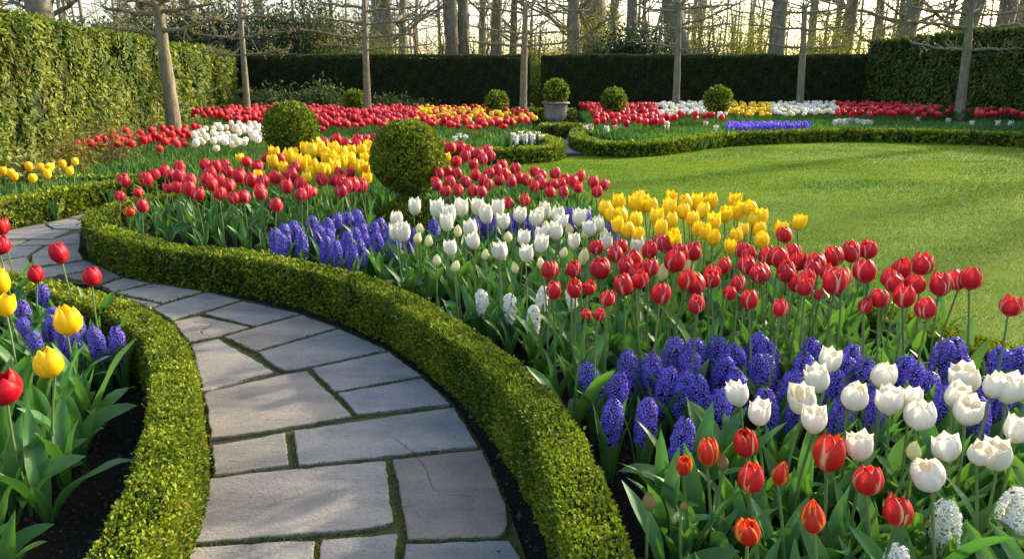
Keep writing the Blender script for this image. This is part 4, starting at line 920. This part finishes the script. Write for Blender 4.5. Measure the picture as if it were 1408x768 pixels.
Y2=[(375,224),(388,231),(378,215),(396,219),(404,214),(408,224),(421,209),(425,223),(414,227),(432,230),(421,245),(440,210),(449,222),(440,236),(448,236),(461,209),(457,219),(471,214),(461,232),(478,224),(486,211),(484,219),(494,230),(499,209),(499,235),(503,246),(506,206),(509,214),(503,222),(430,212),(436,203),(447,214),(424,238),(470,226),(512,226)]
for px,py in Y2: put('yellow_tulip',px,py,.52,random.uniform(14,17),'yellow','golden yellow tulip in the patch between the two topiary balls','yellow tulips between the topiary balls',2,.95,.08,1.25)
put('yellow_tulip',613,217,.52,14,'yellow','single yellow tulip just right of the large topiary ball'); put('yellow_tulip',331,216,.52,12,'yellow','single yellow tulip left of the rear topiary ball')
# --- hyacinths
HB=[(820,528),(846,542),(868,516),(898,518),(911,536),(924,494),(944,513),(956,496),(937,544),(965,548),(989,494),(992,518),(1017,505),(1036,489),(1041,518),(989,566),(839,578),(886,580),(935,606),(1062,503),(1052,521),(1077,537),(1103,518),(1118,497),(1165,503),(1155,518),(1184,526),(1144,539),(1232,518),(1252,531),(1291,500),(1321,497),(1280,539),(1377,508),(1403,510),(1343,547),(1400,550),(1369,557),(1293,560),(1015,540),(1060,565),(1090,560),(1150,575),(1205,570),(1345,580)]
for px,py in HB:
    x,y=at(px,py,.24)[:2]; d=y*cp+1.16*sp_; ALL.append((x,y)); hyacinth(x,y,.24,HYB,39/F*d/.10,'violet-blue hyacinth spike in the wide blue drift before the red tulips','blue hyacinths in the front drift',hs=1.12)
HB2=[(378,331),(392,326),(414,338),(430,315),(439,326),(447,343),(464,349),(473,336),(464,311),(478,310),(486,305),(499,312),(486,331),(484,353),(497,348),(505,339),(513,323),(520,338),(525,318),(534,328),(597,320),(652,316),(678,316),(706,311),(729,313),(781,303),(804,306),(843,313),(452,318),(545,338),(560,330),(455,331),(410,322),(500,326),(384,340),(665,312),(740,308)]
for px,py in HB2:
    x,y=at(px,py,.24)[:2]; d=y*cp+1.16*sp_; ALL.append((x,y)); hyacinth(x,y,.24,HYB,22/F*d/.10,'blue hyacinth in the patch below the large topiary ball','blue hyacinths below the large topiary ball',hs=1.1)
for px,py in ((64,412),(34,431),(36,458),(50,476),(68,453),(83,468),(97,476),(109,450),(76,440)):
    x,y=at(px,py,.24)[:2]; d=y*cp+1.16*sp_; ALL.append((x,y)); hyacinth(x,y,.24,HYB,(25 if px>30 else 22)/F*d/.10,'blue hyacinth behind the two big yellow tulips in the left bed','blue hyacinths in the left bed',hs=1.15)
for px,py,lb in ((138,473,'left one of the two blue hyacinths beside the left hedge'),(162,472,'right one of the two blue hyacinths, nearest the left hedge')):
    x,y=at(px,py,.24)[:2]; d=y*cp+1.16*sp_; hyacinth(x,y,.24,HYB,27/F*d/.10,lb,None,hs=1.2)
for px,py,w_,lb in ((1305,725,50,'large white hyacinth below the front white tulip'),(1386,710,54,'white hyacinth at the bottom right corner'),(1230,782,46,'white hyacinth just rising at the bottom edge'),(665,417,24,'leftmost white hyacinth beside the curving box hedge'),(703,424,24,'second white hyacinth beside the curving box hedge'),(742,412,23,'white hyacinth just left of the first red tulips'),(733,440,25,'lowest of the small white hyacinths by the hedge'),(789,412,20,'white hyacinth half hidden under the red tulips')):
    x,y=at(px,py,.24)[:2]; d=y*cp+1.16*sp_; ALL.append((x,y)); hyacinth(x,y,.24,HYW,w_/F*d/.10,lb,None,'white_hyacinth',hs=1.1)
# --- leafy plants between
def fill(pxpoly,z,dmin,s,label,group,n=4,tries=6000,av=None,nmax=10**6):
    for x,y in poisson([at(px,py,z)[:2] for px,py in pxpoly],dmin,tries,nmax,() if av is None else av): PL.append((x,y,s*random.uniform(.85,1.1),label,group,n))
PL=[]
lab='leafy tulip clump without a flower in the island bed'; grp='flowerless tulip clumps'
fill([(905,665),(980,640),(1408,600),(1480,700),(1500,860),(960,860),(900,760)],.12,.105,1.0,'broad-leaved flowerless tulip clump in the front right corner','flowerless tulip clumps in the front corner',4)
fill([(570,375),(660,380),(800,440),(1000,450),(1250,450),(1330,500),(1200,500),(900,500),(800,520),(760,505),(700,455)],.12,.13,1.05,lab,grp,4)
fill([(185,318),(330,322),(500,365),(640,430),(720,480),(690,430),(560,330),(420,290),(250,270),(170,285)],.14,.17,1.0,lab,grp,4)
fill([(560,330),(900,340),(1000,420),(700,420)],.14,.15,.95,lab,grp,4)
fill([(880,375),(1100,372),(1210,395),(1300,445),(1000,445)],.14,.15,1.0,lab,grp,4)
fill([(250,265),(560,290),(840,300),(820,280),(600,262),(330,240),(200,262)],.2,.24,1.05,lab,grp,4)
fill([(-60,500),(60,510),(125,550),(110,640),(50,700),(5,790),(-40,860),(-110,860)],.10,.105,1.15,'broad-leaved flowerless tulip clump in the near left bed','flowerless tulip clumps in the left bed',4)
fill([(-60,420),(60,420),(150,450),(150,500),(-60,520)],.12,.12,1.05,'broad-leaved flowerless tulip clump in the near left bed','flowerless tulip clumps in the left bed',3)
PL.sort(key=lambda p:p[0]**2+p[1]**2)
for p in PL[:285]: leafy(*p)
rest=M()
LV=[]
for me in LEAF:
    v=np.zeros(len(me.vertices)*3); me.vertices.foreach_get('co',v); LV.append(v.reshape(-1,3))
LU=np.array([((u+1)/2,t) for t in np.linspace(0,1,11) for u in (-1,-.5,0,.5,1)])
for x,y,s,_l,_g,n in PL[285:]:
    a=random.uniform(0,6.28)
    for i in range(n):
        b=a+i*6.28/n+random.uniform(-.4,.4); V=random.choice(LV)*s*random.uniform(.75,1.15)
        rest.add(np.stack([x+V[:,0]*math.cos(b)-V[:,1]*math.sin(b),y+V[:,0]*math.sin(b)+V[:,1]*math.cos(b),V[:,2]],1),grid_faces(11,5),LU)
tag(rest.build('tulip_leaves',MAT['tleaf']),'mass of broad green tulip leaves under the far flowers of the island bed','foliage',kind='stuff')
# --- far beds
far=[]
def far_region(poly,dmin,fn,tries,av=None):
    for x,y in poisson(poly,dmin,tries):
        px,py=proj(x,y,.5); c=fn(px,py,x,y)
        if c: far.append((x,y,c))
def wp(lst): return [tuple(l) for l in lst]
bedD=[(-.2,14.6),(-4.5,14.4),(-9.0,20.5),(-9.2,25.5),(-1.2,26),(.45,21.5),(.55,17.5)]
def cD(px,py,x,y):
    if y<14.9: return None
    if 575<px<740 and 148<py<168: return random.choice(['yellow','yellow','yellow','orange','red'])
    if px<430 and py<158: return 'red'
    return 'red'
far_region(bedD,.25,cD,7000)
bedE=[(1.9,17.0),(2.6,15.6),(4.2,15.9),(6.0,18.2),(12,19.2),(15.2,19.0),(15.0,26),(14.6,29.4),(2.7,29.4),(2.4,22)]
def cE(px,py,x,y):
    front={True:15.9}.get(px<930,18.7)
    if y<front: return None
    if px<905: return 'red'
    if px<1000: return 'white' if (py<160 and px>905) or random.random()<.3 else 'red'
    if px<1062: return 'yellow' if py<157 else None
    if px<1150: return 'white' if py<157 else None
    if px<1292: return 'red' if py<158 or random.random()<.08 else None
    if px<1335: return 'red' if py<156 and random.random()<.3 else None
    return 'red' if random.random()<.6 else None
far_region(bedE,.26,cE,11000)
bedC=[(-6.2,9.8),(-4.3,9.6),(-3.6,11.2),(-3.6,13.8),(-5.6,15),(-6.9,12.4)]
def cC(px,py,x,y):
    if y<10.3: return None
    if px>262: return 'white' if random.random()<.97 else 'red'
    return 'red'
far_region(bedC,.20,cC,2600)
bedG=[(-6.6,8.6),(-5.1,8.1),(-5.4,9.2),(-6.6,9.3)]
for px,py in ((7,240),(11,247),(20,244),(32,237),(44,237),(36,249),(60,235),(70,241),(78,232),(83,236),(92,241),(102,230),(68,249)):
    p=at(px,py,.42); far.append((p[0],p[1],'yellow'))
HG=[(at(px,py,.22)[0],at(px,py,.22)[1],k) for px,py,k in ((46,247,1),(52,252,1),(14,256,1),(26,259,0),(34,262,0),(88,247,1))]
far.sort(key=lambda f:f[1]); nred=300-sum(o.name.startswith('red_tulip') for o in col.objects)
left_={c:292-sum(o.name.startswith(c+'_tulip') for o in col.objects) for c in ('red','white','yellow','orange')}; left_['red']+=8
stuffs={}
GL={'D':('in the bed left of the far paving','far tulips left of the urn'),'E':('in the long far bed beyond the lawn','far tulips beyond the lawn'),'C':('in the bed below the nearest pleached tree','tulips below the pleached tree'),'G':('in the small bed before the laurel hedge','yellow tulips before the laurel hedge')}
for x,y,c in far:
    px,py=proj(x,y,.5); bed='G' if px<110 and y<10 else ('C' if y<16.5 and px<420 else ('D' if px<778 else 'E'))
    h=random.uniform(.42,.55) if bed!='G' else random.uniform(.40,.46); sc_=.8 if bed=='G' else (1.0 if bed=='C' else 1.42)
    if left_[c]<=0:
        far_tulip(stuffs.setdefault(c,M()),x,y,h,.052*sc_,random.choice(FC[c]),R); continue
    left_[c]-=1
    o=bpy.data.objects.new(c+'_tulip',random.choice(FARM[c])); col.objects.link(o); o.location=(x,y,0); o.rotation_euler[2]=random.uniform(0,6.28); o.scale=(sc_,sc_,h/.5)
    tag(o,'%s tulip %s'%(c,GL[bed][0]),'tulip','%s %s'%(c,GL[bed][1]))
for c,m in stuffs.items(): tag(m.build('distant_%s_tulips'%c,[MAT['bladeleaf'],MAT['farbloom']]),'massed %s tulips furthest back in the beds by the yew hedge'%c,'tulips',kind='stuff')
# green blades under the far blooms
fb=M()
for poly,n in ((bedD+[],16000),(bedE,30000),(bedC,9000),([(-7.2,7.2),(-4.4,7.9),(-4.9,9.3),(-7.4,10)],3500),([(-.6,13.5),(-5,13.5),(-4.5,15),(-.2,15)],4500),([(2.4,15.0),(4,14.9),(6,17.6),(15,19),(15,20),(6,19.4),(2.5,17)],9000),
   ([(-3.1,7.2),(-1,7.5),(.9,6.2),(.6,7.6),(-.6,10.6),(-2.9,10.6)],9000),([(-7.5,4),(-4.9,7.4),(-6.5,9),(-8,9)],2500)):
    pa=np.array(poly); q=R.uniform(pa.min(0),pa.max(0),(n,2)); q=q[in_poly(q,poly)]; k=len(q); a=R.uniform(0,6.28,k)
    P=np.concatenate([q,np.zeros((k,1))],1); D=np.stack([np.cos(a)*.35,np.sin(a)*.35,np.ones(k)],1); NN=np.stack([-np.cos(a),-np.sin(a),np.full(k,.5)],1)
    t=.5+.4*vnoise(P,.35,51)+R.normal(0,.25,k)
    leaves(fb,P,D,NN,R.uniform(.2,.36,k),.13,mixcols(k,(.045,.13,.04),(.14,.28,.055),t),L6)
o=fb.build('bulb_foliage',MAT['bladeleaf']); tag(o,'dense narrow green bulb leaves filling the far flower beds','foliage',kind='stuff')
# far hyacinths
HF=[]
for cn,mats,colr in (('blue',None,(.12,.08,.60)),('white',None,(.8,.8,.72))):
    m=M(); V=[]
    for i in range(46):
        t=(i+.5)/46; a=i*2.4; n_=np.array([[math.cos(a),math.sin(a),.3]]); P=np.array([[math.cos(a)*.035,math.sin(a)*.035,.12+.17*t]])
        leaves(m,P,np.cross(n_,[[0,0,1.]])+R.normal(0,.3,(1,3)),n_,.035,.8,np.array([colr])*R.uniform(.6,1.5),L4,1)
    lathe(m,[(.001,.10),(.034,.13),(.036,.25),(.001,.30)],7,np.array(colr)*.7,1)
    a=R.uniform(0,6.28,5); leaves(m,np.zeros((5,3)),np.stack([np.cos(a)*.4,np.sin(a)*.4,np.ones(5)],1),np.stack([-np.cos(a),-np.sin(a),np.full(5,.3)],1),.22,.12,np.array([(.05,.13,.03)]),L6,0)
    HF.append(m.mesh('hyacinth',[MAT['bladeleaf'],MAT['farbloom']]))
def fhy(x,y,k,s,label,group):
    o=bpy.data.objects.new(('blue_hyacinth','white_hyacinth')[k],HF[k]); col.objects.link(o); o.location=(x,y,0); o.scale=(s,)*3; o.rotation_euler=(0,0,random.uniform(0,6.28)); tag(o,label,'hyacinth',group)
for x,y in poisson([at(1000,180,.25)[:2],at(1112,178,.25)[:2],at(1115,172,.25)[:2],at(1000,172,.25)[:2]],.17,1200,110): fhy(x,y,0,1.25,'small blue hyacinth in the far strip beyond the lawn','blue hyacinths beyond the lawn')
for px,py,k in ((705,187,1),(710,190,1),(716,185,1),(722,189,1),(728,186,1),(733,189,1),(745,190,1),(740,186,1),(626,192,1),(631,188,1),(640,190,1),(589,190,0),(596,188,0),(603,191,0),(584,186,0)):
    p=at(px,py,.28); fhy(p[0],p[1],k,1.2,('blue-grey hyacinth behind the hedge right of the large topiary ball','white hyacinth behind the hedge left of the far paving')[k],('bluish hyacinths right of the large ball','white hyacinths left of the far paving')[k])
for px,py in ((1148,170),(1153,168),(1158,169),(1163,168),(1170,167),(1178,168),(1183,169),(1189,170),(1196,170),(805,178),(812,176),(834,179),(846,177),(917,178),(970,172),(984,178),(1262,166),(1304,167),(1336,171),(1372,171),(1390,171)):
    p=at(px,py,.28); fhy(p[0],p[1],1,1.3,'white hyacinth just behind the far box hedge beyond the lawn','white hyacinths behind the far hedge')
for x,y,k in HG: fhy(x,y,k,.8,('small blue flower spike among the far-left yellow tulips','small white flower spike among the far-left yellow tulips')[k],('small blue spikes far left','small white spikes far left')[k])
# crumbs of soil near the path
cr=M(); edge=[]
for q in (hedA[:15],hedF):
    Lq,_=resample(smooth_line(q,2),.03); Tq=unit(np.gradient(Lq,axis=0)); Nq=np.stack([-Tq[:,1],Tq[:,0]],1)
    for i in range(len(Lq)):
        if Lq[i][1]>6.5 or Lq[i][1]<.2: continue
        for _ in range(14): edge.append(Lq[i]+Nq[i]*R.choice((-1,1))*R.uniform(.1,.34)+R.normal(0,.01,2))
for x,y in poisson([at(760,560)[:2],at(860,540)[:2],at(900,620)[:2],at(940,900)[:2],at(840,900)[:2]],.012,5000): edge.append(np.array((x,y)))
for x,y in poisson([at(40,560)[:2],at(210,500)[:2],at(200,640)[:2],at(60,900)[:2],at(-60,900)[:2]],.014,5000): edge.append(np.array((x,y)))
E=np.array(edge); k=len(E); T4=np.array([(1,0,-.4),(-.5,.9,-.4),(-.5,-.9,-.4),(0,0,.9),(.5,.5,.3)]); 
s=R.gamma(2,.0020,k)+.0015; a=R.uniform(0,6.28,k); 
V=T4[None]*s[:,None,None]*R.uniform(.6,1.3,(k,5,3)); ca,sa=np.cos(a)[:,None],np.sin(a)[:,None]
V=np.stack([V[...,0]*ca-V[...,1]*sa,V[...,0]*sa+V[...,1]*ca,V[...,2]],-1)+np.concatenate([E,np.full((k,1),.010)],1)[:,None,:]
f=np.array([(0,4,3),(4,1,3),(1,2,3),(2,0,3),(0,1,4)]); cc=np.repeat(mixcols(k,(.015,.011,.008),(.09,.07,.05),R.uniform(0,1,k)**3),5,0)
cr.add(V.reshape(-1,3),(np.arange(k)[:,None,None]*5+f[None]).reshape(-1,3),None,cc,0,False)
mt,tt,bb=newmat('soil_crumb'); aa=N(tt,'Attribute',attribute_name='Col'); tt.links.new(aa.outputs['Color'],bb.inputs['Base Color']); bb.inputs['Roughness'].default_value=.95
o=cr.build('soil_crumbs',mt); tag(o,'dark crumbly earth and grit strewn beside the path','soil',kind='stuff')
print('objects',len(bpy.data.objects),'faces',sum(len(m.polygons) for m in bpy.data.meshes))
